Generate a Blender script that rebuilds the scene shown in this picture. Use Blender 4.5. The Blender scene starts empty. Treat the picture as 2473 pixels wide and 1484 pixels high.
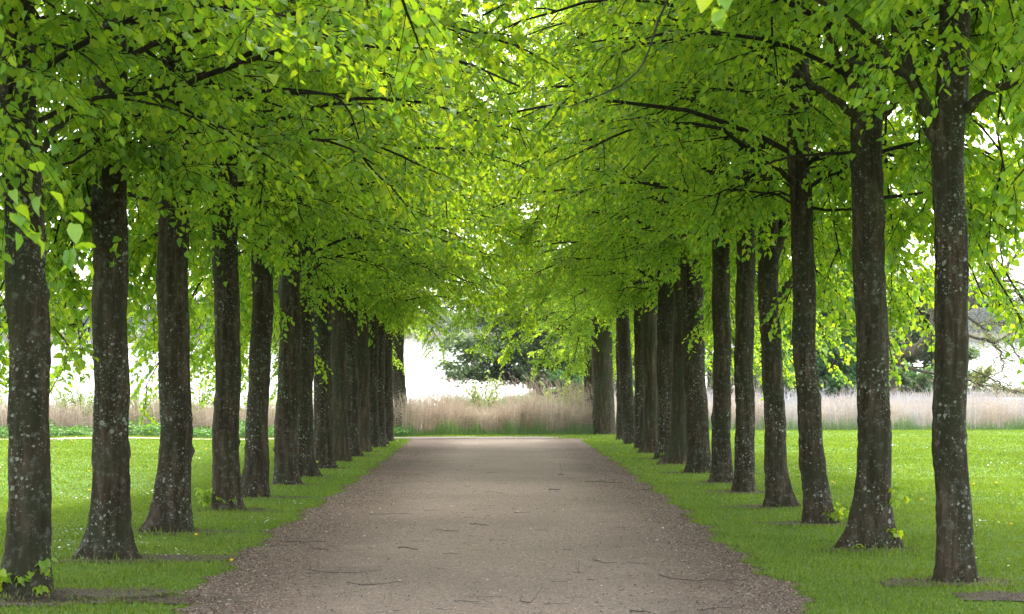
import bpy, math, random
import numpy as np
from math import radians, sin, cos, pi, exp

sc = bpy.context.scene
COL = sc.collection
F = 3900.0            # focal length in pixels of a 2473 px wide picture
CAMZ = 2.23
SUN_AZ, SUN_EL = radians(9), radians(57)   # azimuth from +y towards +x

# ---------------------------------------------------------------- terrain
def sstep(a, b, x):
    t = np.clip((x - a) / (b - a), 0, 1)
    return t * t * (3 - 2 * t)

def shore(x):
    x = np.asarray(x, float)
    return 59.6 + 2.6 * sstep(-5, -2.5, x) + 7.4 * sstep(3.2, 5.5, x) + 0.4 * np.sin(x * 0.35)

WATER = -2.62
def gz(x, y):
    x = np.asarray(x, float); y = np.asarray(y, float)
    z = -0.0395 * (np.clip(y, -30, 200) - 13.5)
    # hollow in the left lawn, faint swells in the lawns
    off = sstep(5.0, 7.5, np.abs(x))
    z = z - 0.42 * sstep(5.0, 8.5, -x) * np.exp(-((y - 31) / 9.0) ** 2)
    z = z + off * 0.05 * np.sin(x * 0.8 + y * 0.33) * np.sin(y * 0.21 + 1.3)
    d = y - shore(x)
    zl = -2.1 - 1.3 * sstep(2, 16, d)
    w = sstep(0.5, 5, d)
    z = z * (1 - w) + zl * w
    # wooded spit across the inlet on the right
    s = np.exp(-(np.clip(np.abs(y - 118) - 5, 0, None) / 5) ** 2) * sstep(-2, 3, x) * (1 - sstep(120, 160, x))
    z = np.maximum(z, -3.4 + .95 * s)
    # far shore
    far = sstep(672, 690, y + 18 * np.sin(x * 0.006 + 0.5))
    z = np.where(y > 300, z + far * (1.3 + 14 * sstep(720, 1100, y)), z)
    return z

def at(px, py, d):
    return ((px - 1222) * d / F, d, CAMZ - (py - 790) * d / F)

# ---------------------------------------------------------------- helpers
def tag(o, label=None, cat=None, group=None, kind=None):
    if label: o['label'] = label
    if cat: o['category'] = cat
    if group: o['group'] = group
    if kind: o['kind'] = kind
    return o

def link(name, me, parent=None, loc=None):
    o = bpy.data.objects.new(name, me)
    COL.objects.link(o)
    if parent: o.parent = parent
    if loc is not None: o.location = loc
    return o

def empty(name, loc=(0, 0, 0), rz=0.0):
    o = bpy.data.objects.new(name, None)
    o.empty_display_size = 0.2
    COL.objects.link(o); o.location = loc; o.rotation_euler = (0, 0, rz)
    return o

def np_mesh(name, V, faces, mats, attrs=None, matidx=None, smooth=False):
    """faces: list of (M,k) int arrays; attrs: {name: (N,) floats}"""
    me = bpy.data.meshes.new(name)
    V = np.asarray(V, np.float32)
    if not isinstance(faces, list): faces = [faces]
    faces = [np.asarray(f, np.int32) for f in faces if len(f)]
    me.vertices.add(len(V)); me.vertices.foreach_set('co', V.ravel())
    idx = np.concatenate([f.ravel() for f in faces])
    tot = np.concatenate([np.full(len(f), f.shape[1], np.int32) for f in faces])
    st = np.concatenate([[0], np.cumsum(tot)[:-1]]).astype(np.int32)
    me.loops.add(len(idx)); me.loops.foreach_set('vertex_index', idx)
    me.polygons.add(len(tot)); me.polygons.foreach_set('loop_start', st)
    if matidx is not None:
        me.polygons.foreach_set('material_index', np.asarray(matidx, np.int32))
    if smooth:
        me.polygons.foreach_set('use_smooth', np.ones(len(tot), bool))
    for m in (mats if isinstance(mats, (list, tuple)) else [mats]):
        me.materials.append(m)
    if attrs:
        for k, a in attrs.items():
            at_ = me.attributes.new(k, 'FLOAT', 'POINT')
            at_.data.foreach_set('value', np.asarray(a, np.float32))
    me.update(calc_edges=True)
    me.validate()
    return me

def norm(v):
    return v / np.maximum(np.linalg.norm(v, axis=-1, keepdims=True), 1e-9)

def tubes(P, R, S):
    """P (N,K,3), R (N,K) -> V, quads (open tubes, tips closed by small radius)"""
    N, K, _ = P.shape
    T = norm(np.gradient(P, axis=1))
    ref = np.zeros((N, 1, 3)); vert = np.abs(T[:, :, 2]).mean(1) > 0.75
    ref[vert, 0, 0] = 1; ref[~vert, 0, 2] = 1
    U = norm(np.cross(T, np.broadcast_to(ref, T.shape)))
    W = np.cross(T, U)
    a = np.arange(S) * 2 * pi / S
    V = P[:, :, None, :] + R[:, :, None, None] * (U[:, :, None, :] * np.cos(a)[None, None, :, None] + W[:, :, None, :] * np.sin(a)[None, None, :, None])
    n = np.arange(N)[:, None, None] * K * S; k = np.arange(K - 1)[None, :, None] * S; s = np.arange(S)[None, None, :]; s2 = (s + 1) % S
    Q = np.stack([n + k + s, n + k + s2, n + k + S + s2, n + k + S + s], -1).reshape(-1, 4)
    return V.reshape(-1, 3), Q

class Acc:
    def __init__(s): s.V = []; s.Fs = {}; s.n = 0; s.A = []; s.M = {}
    def add(s, V, Fc, a=None, mi=0):
        Fc = np.asarray(Fc)
        k = Fc.shape[1]
        s.Fs.setdefault(k, []).append(Fc + s.n)
        s.M.setdefault(k, []).append(np.full(len(Fc), mi))
        s.V.append(np.asarray(V)); s.n += len(V)
        s.A.append(np.zeros(len(V)) if a is None else np.broadcast_to(a, (len(V),)))
    def mesh(s, name, mats, attr='tone', smooth=False):
        ks = sorted(s.Fs)
        return np_mesh(name, np.concatenate(s.V), [np.concatenate(s.Fs[k]) for k in ks], mats,
                       {attr: np.concatenate(s.A)}, np.concatenate([np.concatenate(s.M[k]) for k in ks]), smooth)

# heart shaped lime leaf template: x across, y along the midrib, z up
LEAF_V = np.array([[0, 0, 0], [0, .45, -.02], [0, 1.05, -.22],
                   [-.30, -.06, .03], [-.46, .34, .05], [-.27, .72, -.05],
                   [.30, -.06, .03], [.46, .34, .05], [.27, .72, -.05]])
LEAF_F = np.array([[0, 1, 4, 3], [1, 2, 5, 4], [0, 6, 7, 1], [1, 7, 8, 2]])
SMALL_V = np.array([[0, 0, 0], [-.38, .45, .05], [0, 1, -.12], [.38, .45, .05]])
SMALL_F = np.array([[0, 3, 2, 1]])

def leaves(pos, d, nrm, size, tv=LEAF_V, tf=LEAF_F):
    d = norm(d); x = norm(np.cross(d, nrm)); z = np.cross(x, d)
    q = np.random.RandomState(len(pos)); n = len(pos)
    wd = q.uniform(.8, 1.15, (n, 1, 1)); cu = q.uniform(-.6, 2.6, (n, 1, 1)); sk = q.normal(0, .10, (n, 1, 1))
    tx, ty, tz = tv[None, :, 0:1], tv[None, :, 1:2], tv[None, :, 2:3]
    V = pos[:, None, :] + size[:, None, None] * ((tx * wd + sk * ty ** 2) * x[:, None, :] + ty * d[:, None, :] + (tz * cu + .25 * sk * tx) * z[:, None, :])
    Fc = (np.arange(len(pos))[:, None, None] * len(tv) + tf[None]).reshape(-1, tf.shape[1])
    return V.reshape(-1, 3), Fc

# ---------------------------------------------------------------- materials
def mat(name):
    m = bpy.data.materials.new(name); m.use_nodes = True
    nt = m.node_tree; nt.nodes.clear()
    out = nt.nodes.new('ShaderNodeOutputMaterial')
    return m, nt, out

class NT:
    def __init__(s, nt): s.nt = nt
    def n(s, t, **kw):
        nd = s.nt.nodes.new(t)
        for k, v in kw.items():
            if k.startswith('i_'):
                key = k[2:].replace('_', ' ')
                nd.inputs[key].default_value = v
            else: setattr(nd, k, v)
        return nd
    def l(s, a, b): s.nt.links.new(a, b)
    def ramp(s, fac, stops, interp='LINEAR'):
        r = s.nt.nodes.new('ShaderNodeValToRGB'); r.color_ramp.interpolation = interp
        e = r.color_ramp.elements
        while len(e) < len(stops): e.new(0.5)
        for el, (p, c) in zip(e, stops):
            el.position = p; el.color = (c[0], c[1], c[2], 1) if len(c) == 3 else c
        s.l(fac, r.inputs['Fac']); return r.outputs['Color']
    def mix(s, fac, a, b, mode='MIX'):
        m = s.nt.nodes.new('ShaderNodeMix'); m.data_type = 'RGBA'; m.blend_type = mode
        if isinstance(fac, (int, float)): m.inputs[0].default_value = fac
        else: s.l(fac, m.inputs[0])
        for v, i in ((a, 6), (b, 7)):
            if isinstance(v, tuple): m.inputs[i].default_value = (*v[:3], 1)
            else: s.l(v, m.inputs[i])
        return m.outputs[2]
    def math(s, op, a, b=0.0, c=0.0):
        m = s.nt.nodes.new('ShaderNodeMath'); m.operation = op
        for i, v in enumerate((a, b, c)):
            if isinstance(v, (int, float)): m.inputs[i].default_value = v
            else: s.l(v, m.inputs[i])
        return m.outputs[0]
    def noise(s, vec, scale, detail=3, rough=.55):
        n = s.n('ShaderNodeTexNoise'); n.inputs['Scale'].default_value = scale
        n.inputs['Detail'].default_value = detail; n.inputs['Roughness'].default_value = rough
        if vec is not None: s.l(vec, n.inputs['Vector'])
        return n.outputs['Fac']

def leaf_mat(name, refl, trans, tfac=0.55, gloss=0.04):
    """refl / trans: ramps over the per-leaf 'tone' attribute"""
    m, nt, out = mat(name); g = NT(nt)
    a = g.n('ShaderNodeAttribute'); a.attribute_name = 'tone'
    cr = g.ramp(a.outputs['Fac'], refl); ct = g.ramp(a.outputs['Fac'], trans)
    d = g.n('ShaderNodeBsdfDiffuse'); t = g.n('ShaderNodeBsdfTranslucent')
    g.l(cr, d.inputs['Color']); g.l(ct, t.inputs['Color'])
    ms = g.n('ShaderNodeMixShader'); ms.inputs[0].default_value = tfac
    g.l(d.outputs[0], ms.inputs[1]); g.l(t.outputs[0], ms.inputs[2])
    gl = g.n('ShaderNodeBsdfGlossy'); gl.inputs['Roughness'].default_value = .45
    gl.inputs['Color'].default_value = (.9, 1, .9, 1)
    m2 = g.n('ShaderNodeMixShader'); m2.inputs[0].default_value = gloss
    g.l(ms.outputs[0], m2.inputs[1]); g.l(gl.outputs[0], m2.inputs[2])
    g.l(m2.outputs[0], out.inputs['Surface'])
    return m

M = {}
M['lime_leaf'] = leaf_mat('lime_leaf',
    [(0, (.12, .215, .035)), (.5, (.18, .31, .034)), (1, (.29, .38, .036))],
    [(0, (.24, .48, .02)), (.5, (.45, .65, .018)), (1, (.68, .77, .02))], .57, .03)
M['dark_leaf'] = leaf_mat('dark_leaf',
    [(0, (.050, .088, .026)), (1, (.13, .19, .048))], [(0, (.07, .13, .02)), (1, (.18, .28, .045))], .4, .03)
M['green_leaf'] = leaf_mat('green_leaf',
    [(0, (.05, .14, .035)), (1, (.11, .24, .055))], [(0, (.08, .24, .025)), (1, (.17, .42, .05))], .45, .03)
M['oak_leaf'] = leaf_mat('oak_leaf',
    [(0, (.09, .12, .035)), (1, (.20, .23, .06))], [(0, (.16, .20, .03)), (1, (.34, .38, .06))], .45, .02)
M['willow_leaf'] = leaf_mat('willow_leaf',
    [(0, (.14, .20, .05)), (1, (.25, .33, .08))], [(0, (.22, .32, .04)), (1, (.40, .50, .07))], .45, .02)
M['nettle'] = leaf_mat('nettle_leaf',
    [(0, (.05, .14, .03)), (1, (.14, .28, .05))], [(0, (.08, .22, .02)), (1, (.2, .4, .04))], .4, .03)
M['grass'] = leaf_mat('grass_blade',
    [(0, (.055, .105, .014)), (.6, (.115, .162, .018)), (1, (.20, .21, .04))],
    [(0, (.11, .22, .008)), (.6, (.22, .32, .008)), (1, (.29, .34, .03))], .45, .03)
M['reed'] = leaf_mat('reed_straw',
    [(0, (.10, .19, .06)), (.24, (.16, .24, .09)), (.27, (.20, .15, .11)), (.5, (.33, .265, .205)), (.7, (.45, .38, .315)), (.76, (.28, .265, .26)), (1, (.40, .385, .39))],
    [(0, (.10, .22, .04)), (.24, (.2, .3, .08)), (.27, (.24, .17, .11)), (.5, (.42, .32, .24)), (.7, (.62, .52, .42)), (.76, (.28, .265, .26)), (1, (.40, .385, .39))], .35, .02)
M['far_leaf'] = leaf_mat('far_leaf',
    [(0, (.035, .055, .03)), (.6, (.08, .10, .04)), (1, (.20, .18, .09))], [(0, (.03, .05, .02)), (1, (.15, .15, .05))], .35, .0)

def principled(g, out, rough=.8, spec=.3):
    b = g.n('ShaderNodeBsdfPrincipled'); b.inputs['Roughness'].default_value = rough
    b.inputs['Specular IOR Level'].default_value = spec
    g.l(b.outputs[0], out.inputs['Surface']); return b

def bark_mat(name, lich=1.0, dark=1.0):
    m, nt, out = mat(name); g = NT(nt); b = principled(g, out, .9, .15)
    tc = g.n('ShaderNodeTexCoord'); oi = g.n('ShaderNodeObjectInfo')
    off = g.n('ShaderNodeVectorMath', operation='SCALE'); off.inputs[0].default_value = (37, 53, 71); g.l(oi.outputs['Random'], off.inputs['Scale'])
    ad = g.n('ShaderNodeVectorMath', operation='ADD'); g.l(tc.outputs['Object'], ad.inputs[0]); g.l(off.outputs[0], ad.inputs[1])
    v = ad.outputs[0]
    st = g.n('ShaderNodeVectorMath', operation='MULTIPLY'); g.l(v, st.inputs[0]); st.inputs[1].default_value = (1.2, 1.2, .14)
    sv = st.outputs[0]
    base = g.ramp(g.noise(sv, 11, 5, .7), [(.30, (.017 * dark, .012 * dark, .008 * dark)), (.5, (.062 * dark, .043 * dark, .025 * dark)), (.70, (.15 * dark, .115 * dark, .080 * dark))])
    green = g.ramp(g.noise(v, 2.2, 3, .6), [(.42, (0, 0, 0)), (.62, (1, 1, 1))])
    c = g.mix(g.math('MULTIPLY', green, .7 if lich > .5 else .9), base, (.040 * dark, .046 * dark, .022 * dark))
    grey = g.ramp(g.noise(v, 14, 5, .75), [(.53, (0, 0, 0)), (.66, (1, 1, 1))])
    c = g.mix(g.math('MULTIPLY', grey, .6 * lich), c, (.15, .15, .125))
    # lichen patches: cells with a random size each, thinned by a slow mask
    mask = g.ramp(g.noise(v, 1.6, 2, .5), [(.36, (0, 0, 0)), (.60, (1, 1, 1))])
    for scale, lo, hi, col in ((9.5, .02, .29, (.23, .245, .21)), (22, .02, .46, (.26, .27, .225)), (48, .05, .45, (.20, .205, .17))):
        vo = g.n('ShaderNodeTexVoronoi'); vo.inputs['Scale'].default_value = scale
        wn = g.n('ShaderNodeTexNoise'); wn.inputs['Scale'].default_value = 30; g.l(v, wn.inputs['Vector'])
        wm = g.n('ShaderNodeVectorMath', operation='SCALE'); g.l(wn.outputs['Color'], wm.inputs[0]); wm.inputs['Scale'].default_value = .035
        wa = g.n('ShaderNodeVectorMath', operation='ADD'); g.l(v, wa.inputs[0]); g.l(wm.outputs[0], wa.inputs[1])
        g.l(wa.outputs[0], vo.inputs['Vector'])
        sep = g.n('ShaderNodeSeparateColor'); g.l(vo.outputs['Color'], sep.inputs[0])
        rad = g.math('MULTIPLY', g.math('POWER', sep.outputs[0], 2.0), g.math('MULTIPLY_ADD', mask, hi - lo, lo))
        on = g.math('SUBTRACT', rad, vo.outputs['Distance'])
        fac = g.math('MULTIPLY', g.ramp(on, [(0, (0, 0, 0)), (.05, (1, 1, 1))]), .85 * lich)
        c = g.mix(fac, c, col)
    g.l(c, b.inputs['Base Color'])
    bp = g.n('ShaderNodeBump'); bp.inputs['Strength'].default_value = .9; bp.inputs['Distance'].default_value = .02
    h = g.math('ADD', g.noise(sv, 22, 6, .65), g.math('MULTIPLY', g.noise(v, 60, 3, .6), .4))
    g.l(h, bp.inputs['Height']); g.l(bp.outputs[0], b.inputs['Normal'])
    return m
M['bark'] = bark_mat('lime_bark', .9, .66)
M['bark_plain'] = bark_mat('lime_bark_smooth', .35, .88)
M['branch'] = bark_mat('branch_bark', .15, .40)
M['oak_bark'] = bark_mat('oak_bark', .25, 1.3)

def simple(name, col, rough=.8, var=.25, scale=20):
    m, nt, out = mat(name); g = NT(nt); b = principled(g, out, rough, .25)
    tc = g.n('ShaderNodeTexCoord')
    lo = tuple(x * (1 - var) for x in col); hi = tuple(x * (1 + var) for x in col)
    g.l(g.ramp(g.noise(tc.outputs['Object'], scale, 3), [(.3, lo), (.7, hi)]), b.inputs['Base Color'])
    return m
M['twig'] = simple('dead_twig', (.07, .056, .048), .9)
M['dandelion'] = simple('dandelion_yellow', (.75, .48, .01), .7)
M['stem'] = simple('green_stem', (.10, .2, .04), .7)
M['daisy'] = simple('daisy_white', (.75, .76, .74), .7, .06)

def ground_mat():
    m, nt, out = mat('lawn_turf'); g = NT(nt); b = principled(g, out, .95, .1)
    tc = g.n('ShaderNodeTexCoord'); v = tc.outputs['Object']
    n1 = g.noise(v, .35, 4, .6); n2 = g.noise(v, 14, 4, .7)
    c = g.ramp(n1, [(.3, (.060, .110, .012)), (.7, (.100, .160, .016))])
    c2 = g.ramp(n2, [(.3, (.035, .085, .010)), (.65, (.10, .18, .018)), (.85, (.17, .21, .03))])
    c = g.mix(.55, c, c2)
    # beyond the water's edge the sheet is mud and, further, meadow
    sp = g.n('ShaderNodeSeparateXYZ'); g.l(v, sp.inputs[0])
    mud = g.ramp(g.math('MULTIPLY', sp.outputs[2], -1.0), [(.0, (0, 0, 0)), (1, (1, 1, 1))])
    low = g.math('GREATER_THAN', g.math('MULTIPLY', sp.outputs[2], -1.0), 2.33)
    c = g.mix(low, c, (.12, .10, .07))
    g.l(c, b.inputs['Base Color'])
    bp = g.n('ShaderNodeBump'); bp.inputs['Strength'].default_value = .6; bp.inputs['Distance'].default_value = .03
    g.l(n2, bp.inputs['Height']); g.l(bp.outputs[0], b.inputs['Normal'])
    return m
M['lawn'] = ground_mat()

def gravel_mat(name, tint=(1, 1, 1), litter=True, soil=False):
    m, nt, out = mat(name); g = NT(nt); b = principled(g, out, .95, .1)
    tc = g.n('ShaderNodeTexCoord'); v = tc.outputs['Object']
    t = lambda c: tuple(a * b_ for a, b_ in zip(c, tint))
    n1 = g.noise(v, .9, 5, .65)
    c = g.ramp(n1, [(.30, t((.185, .148, .128))), (.52, t((.245, .205, .180))), (.74, t((.30, .262, .235)))])
    vo = g.n('ShaderNodeTexVoronoi'); vo.inputs['Scale'].default_value = 55; g.l(v, vo.inputs['Vector'])
    sep = g.n('ShaderNodeSeparateColor'); g.l(vo.outputs['Color'], sep.inputs[0])
    grain = g.ramp(sep.outputs[0], [(0, t((.09, .07, .062))), (.25, t((.17, .135, .118))), (.55, t((.24, .20, .178))), (.8, t((.34, .24, .19))), (.93, t((.36, .33, .30))), (1, t((.5, .46, .42)))], 'LINEAR')
    c = g.mix(.62, c, grain)
    fine = g.noise(v, 240, 2, .6)
    c = g.mix(.35, c, g.ramp(fine, [(.3, (.10, .085, .075)), (.7, (.36, .31, .275))]))
    sp = g.n('ShaderNodeSeparateXYZ'); g.l(v, sp.inputs[0])
    if litter:
        # loose reddish litter and bud scales swept to both edges of the track
        ax = g.math('ABSOLUTE', g.math('ADD', sp.outputs[0], .1))
        wob = g.math('MULTIPLY', g.math('SUBTRACT', g.noise(v, .8, 4, .6), .5), 1.6)
        e = g.ramp(g.math('MULTIPLY', g.math('ADD', ax, wob), .36), [(.40, (0, 0, 0)), (.76, (1, 1, 1))])
        e2 = g.math('MULTIPLY', e, g.ramp(g.noise(v, 18, 4, .7), [(.35, (.15, .15, .15)), (.6, (.9, .9, .9))]))
        c = g.mix(e2, c, t((.085, .055, .043)))
        bits = g.ramp(g.noise(v, 42, 3, .6), [(.60, (0, 0, 0)), (.66, (1, 1, 1))])
        c = g.mix(g.math('MULTIPLY', bits, .8), c, (.055, .042, .036))
        pale = g.ramp(g.noise(v, 36, 3, .6), [(.28, (1, 1, 1)), (.36, (0, 0, 0))])
        c = g.mix(g.math('MULTIPLY', pale, .5), c, (.42, .36, .31))
        strk = g.noise(v, .45, 6, .7)
        c = g.mix(g.math('MULTIPLY', g.ramp(strk, [(.48, (0, 0, 0)), (.62, (1, 1, 1))]), .30), c, (.13, .10, .085))
    g.l(c, b.inputs['Base Color'])
    bp = g.n('ShaderNodeBump'); bp.inputs['Strength'].default_value = .8; bp.inputs['Distance'].default_value = .012
    g.l(g.math('ADD', g.math('MULTIPLY', vo.outputs['Distance'], -.8), g.math('ADD', fine, g.math('MULTIPLY', n1, 1.5))), bp.inputs['Height'])
    g.l(bp.outputs[0], b.inputs['Normal'])
    return m
M['gravel'] = gravel_mat('path_gravel', (1.08, .96, .90))
M['cross'] = gravel_mat('lakeside_gravel', (1.35, 1.3, 1.2), False)
M['soil'] = gravel_mat('bare_soil', (.25, .19, .145), False)
M['pebble'] = leaf_mat('pebble', [(0, (.07, .058, .052)), (.4, (.20, .16, .14)), (.7, (.33, .22, .17)), (1, (.5, .46, .42))], [(0, (0, 0, 0)), (1, (0, 0, 0))], .0, .02)

M['litter'] = leaf_mat('leaf_litter', [(0, (.035, .024, .018)), (.6, (.10, .06, .04)), (1, (.22, .13, .07))], [(0, (0, 0, 0)), (1, (.08, .04, .01))], .15, .02)
def water_mat():
    m, nt, out = mat('lake_water'); g = NT(nt); b = principled(g, out, .06, .5)
    b.inputs['Base Color'].default_value = (.05, .06, .055, 1)
    b.inputs['IOR'].default_value = 1.33
    tc = g.n('ShaderNodeTexCoord')
    bp = g.n('ShaderNodeBump'); bp.inputs['Strength'].default_value = .5; bp.inputs['Distance'].default_value = .06
    st = g.n('ShaderNodeVectorMath', operation='MULTIPLY'); g.l(tc.outputs['Object'], st.inputs[0]); st.inputs[1].default_value = (.7, 1.3, 1)
    g.l(g.noise(st.outputs[0], 1.6, 4, .6), bp.inputs['Height']); g.l(bp.outputs[0], b.inputs['Normal'])
    return m
M['water'] = water_mat()

# ---------------------------------------------------------------- ground, paths, lake
def grid_mesh(name, xs, ys, zf, m):
    X, Y = np.meshgrid(xs, ys); Z = zf(X, Y)
    V = np.stack([X, Y, Z], -1).reshape(-1, 3)
    nx, ny = len(xs), len(ys)
    i = (np.arange(ny - 1)[:, None] * nx + np.arange(nx - 1)[None, :])
    Q = np.stack([i, i + 1, i + nx + 1, i + nx], -1).reshape(-1, 4)
    return np_mesh(name, V, Q, m, None, None, True)
far1 = np.geomspace(32, 1700, 26)
xs = np.concatenate([-far1[::-1], np.arange(-31.5, 31.6, .5), far1])
ys = np.concatenate([np.arange(-24, 95, .5), np.arange(95, 140, 1.5), np.geomspace(142, 660, 14), np.arange(664, 730, 3), np.geomspace(740, 2400, 14)])
tag(link('lawn', grid_mesh('lawn', xs, ys, gz, M['lawn'])), kind='structure')
rs = np.random.RandomState(11)
def edge_noise(y, s):
    return .07 * np.sin(y * 2.1 + s) + .05 * np.sin(y * 5.3 + 2 * s) + .035 * np.sin(y * 11.7 + 3 * s) + .02 * np.sin(y * 23 + s)
PL = ([-5, 12.2, 14.5, 19.7, 25, 32, 42, 50, 56, 57.2], [-2.5, -2.52, -2.68, -2.80, -2.80, -2.84, -3.05, -3.2, -3.35, -3.6])
PR = ([-5, 12.2, 14.1, 16.5, 23.6, 36.6, 50, 56.5, 57.2], [2.45, 2.40, 2.44, 2.40, 2.52, 2.60, 2.60, 2.62, 2.75])
def path_l(y): return np.interp(y, *PL) + edge_noise(np.asarray(y, float), 1.0)
def path_r(y): return np.interp(y, *PR) + edge_noise(np.asarray(y, float), 4.0)
py_ = np.arange(-5, 57.21, .06)
def strip(name, L, R, Y, dz, m, cols=8):
    t = np.linspace(0, 1, cols)[None, :]
    X = L[:, None] * (1 - t) + R[:, None] * t
    Yg = Y[:, None] + 0 * t if Y.ndim == 1 else Y
    Z = gz(X, Yg) + dz
    V = np.stack([X, Yg, Z], -1).reshape(-1, 3); nx = cols; ny = len(Y)
    i = (np.arange(ny - 1)[:, None] * nx + np.arange(nx - 1)[None, :])
    return np_mesh(name, V, np.stack([i, i + 1, i + nx + 1, i + nx], -1).reshape(-1, 4), m)
tag(link('gravel_path', strip('gravel_path', path_l(py_), path_r(py_), py_, .008, M['gravel'])), kind='structure')
# lakeside path running along the shore to the left, ending just past the avenue
cx = np.arange(-40, 2.3, .25)
def cross_y(x):
    c = 57.0 + 1.3 * sstep(-6, -2, x)
    hw = .62 + .35 * sstep(-6, -2.6, x)
    hw = hw * (1 - sstep(1.2, 2.3, x) * .9)
    return c - hw + .06 * np.sin(x * 3), c + hw + .06 * np.sin(x * 4 + 1)
a_, b_ = cross_y(cx)
t_ = np.linspace(0, 1, 5)[:, None]
Yc = a_[None] * (1 - t_) + b_[None] * t_; Xc = np.broadcast_to(cx[None], Yc.shape)
Vc = np.stack([Xc, Yc, gz(Xc, Yc) + .016], -1).reshape(-1, 3); nx = len(cx)
i_ = (np.arange(4)[:, None] * nx + np.arange(nx - 1)[None, :])
tag(link('lakeside_path', np_mesh('lakeside_path', Vc, np.stack([i_, i_ + 1, i_ + nx + 1, i_ + nx], -1).reshape(-1, 4), M['cross'])), kind='structure')
wv = np.array([[-1650, 58, WATER], [1650, 58, WATER], [1650, 720, WATER], [-1650, 720, WATER]])
tag(link('lake', np_mesh('lake', wv, np.array([[0, 1, 2, 3]]), M['water'])), kind='structure')

# ---------------------------------------------------------------- lime crowns
def polyline(start, d0, L, K, droop, wob, rng):
    """batch: start (N,3), d0 (N,3) unit, L (N,), droop (N,) -> (N,K,3)"""
    N = len(start); t = np.linspace(0, 1, K)
    P = start[:, None, :] + d0[:, None, :] * (L[:, None] * t[None])[:, :, None]
    P[:, :, 2] -= droop[:, None] * L[:, None] * t[None] ** 2
    w = np.cumsum(rng.normal(0, 1, (N, K, 3)), 1); w -= w[:, :1]
    P += w * (wob * L)[:, None, None] / K
    return P

def side_shoots(P, per, tmin, Lr, ang, droop, wob, K, rng, pitch=.25):
    """children along a batch of polylines"""
    N, Kp, _ = P.shape
    t = (tmin + (1 - tmin) * (np.arange(per)[None, :] + rng.uniform(.1, .9, (N, per))) / per)
    t = np.clip(t, 0, .999); f = t * (Kp - 1); i = f.astype(int); fr = (f - i)[..., None]
    n = np.arange(N)[:, None]
    base = P[n, i] * (1 - fr) + P[n, i + 1] * fr
    T = norm(P[n, i + 1] - P[n, i])
    side = np.where((np.arange(per)[None] + rng.randint(0, 2, (N, 1))) % 2 == 0, 1., -1.) * rng.uniform(ang[0], ang[1], (N, per))
    c, s = np.cos(side), np.sin(side)
    D = np.stack([T[..., 0] * c - T[..., 1] * s, T[..., 0] * s + T[..., 1] * c, T[..., 2] * .6 + rng.normal(0, pitch, (N, per))], -1)
    D = norm(D).reshape(-1, 3); base = base.reshape(-1, 3)
    L = rng.uniform(Lr[0], Lr[1], (N, per)) * (1.15 - .5 * t)
    L = L.reshape(-1)
    return polyline(base, D, L, K, np.full(len(L), 1.) * rng.uniform(droop[0], droop[1], len(L)), wob, rng)

def leaf_on(P, per, rng, smin=.056, smax=.094, tmin=.08):
    N, K, _ = P.shape
    t = np.clip(tmin + (1 - tmin) * (np.arange(per)[None, :] + rng.uniform(.2, 1., (N, per))) / per, 0, .999)
    f = t * (K - 1); i = f.astype(int); fr = (f - i)[..., None]; n = np.arange(N)[:, None]
    base = P[n, i] * (1 - fr) + P[n, i + 1] * fr
    T = norm(P[n, i + 1] - P[n, i])
    sgn = np.where(np.arange(per)[None] % 2 == 0, 1., -1.)[..., None]
    hor = norm(np.stack([-T[..., 1], T[..., 0], 0 * T[..., 0]], -1) + 1e-6)
    D = T * .6 + hor * sgn * .8 + rng.normal(0, .3, T.shape); D[..., 2] = -np.abs(rng.normal(.75, .45, D.shape[:2]))
    D = norm(D).reshape(-1, 3)
    up = np.stack([rng.normal(0, .45, len(D)), rng.normal(0, .45, len(D)), np.ones(len(D))], -1)
    base = base.reshape(-1, 3) + D * .02
    size = rng.uniform(smin, smax, len(D))
    tone = np.clip(rng.beta(1.35, 1.45, len(D)) + np.repeat(rng.normal(0, .10, N), per), 0, 1)
    return base, D, up, size, tone

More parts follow.
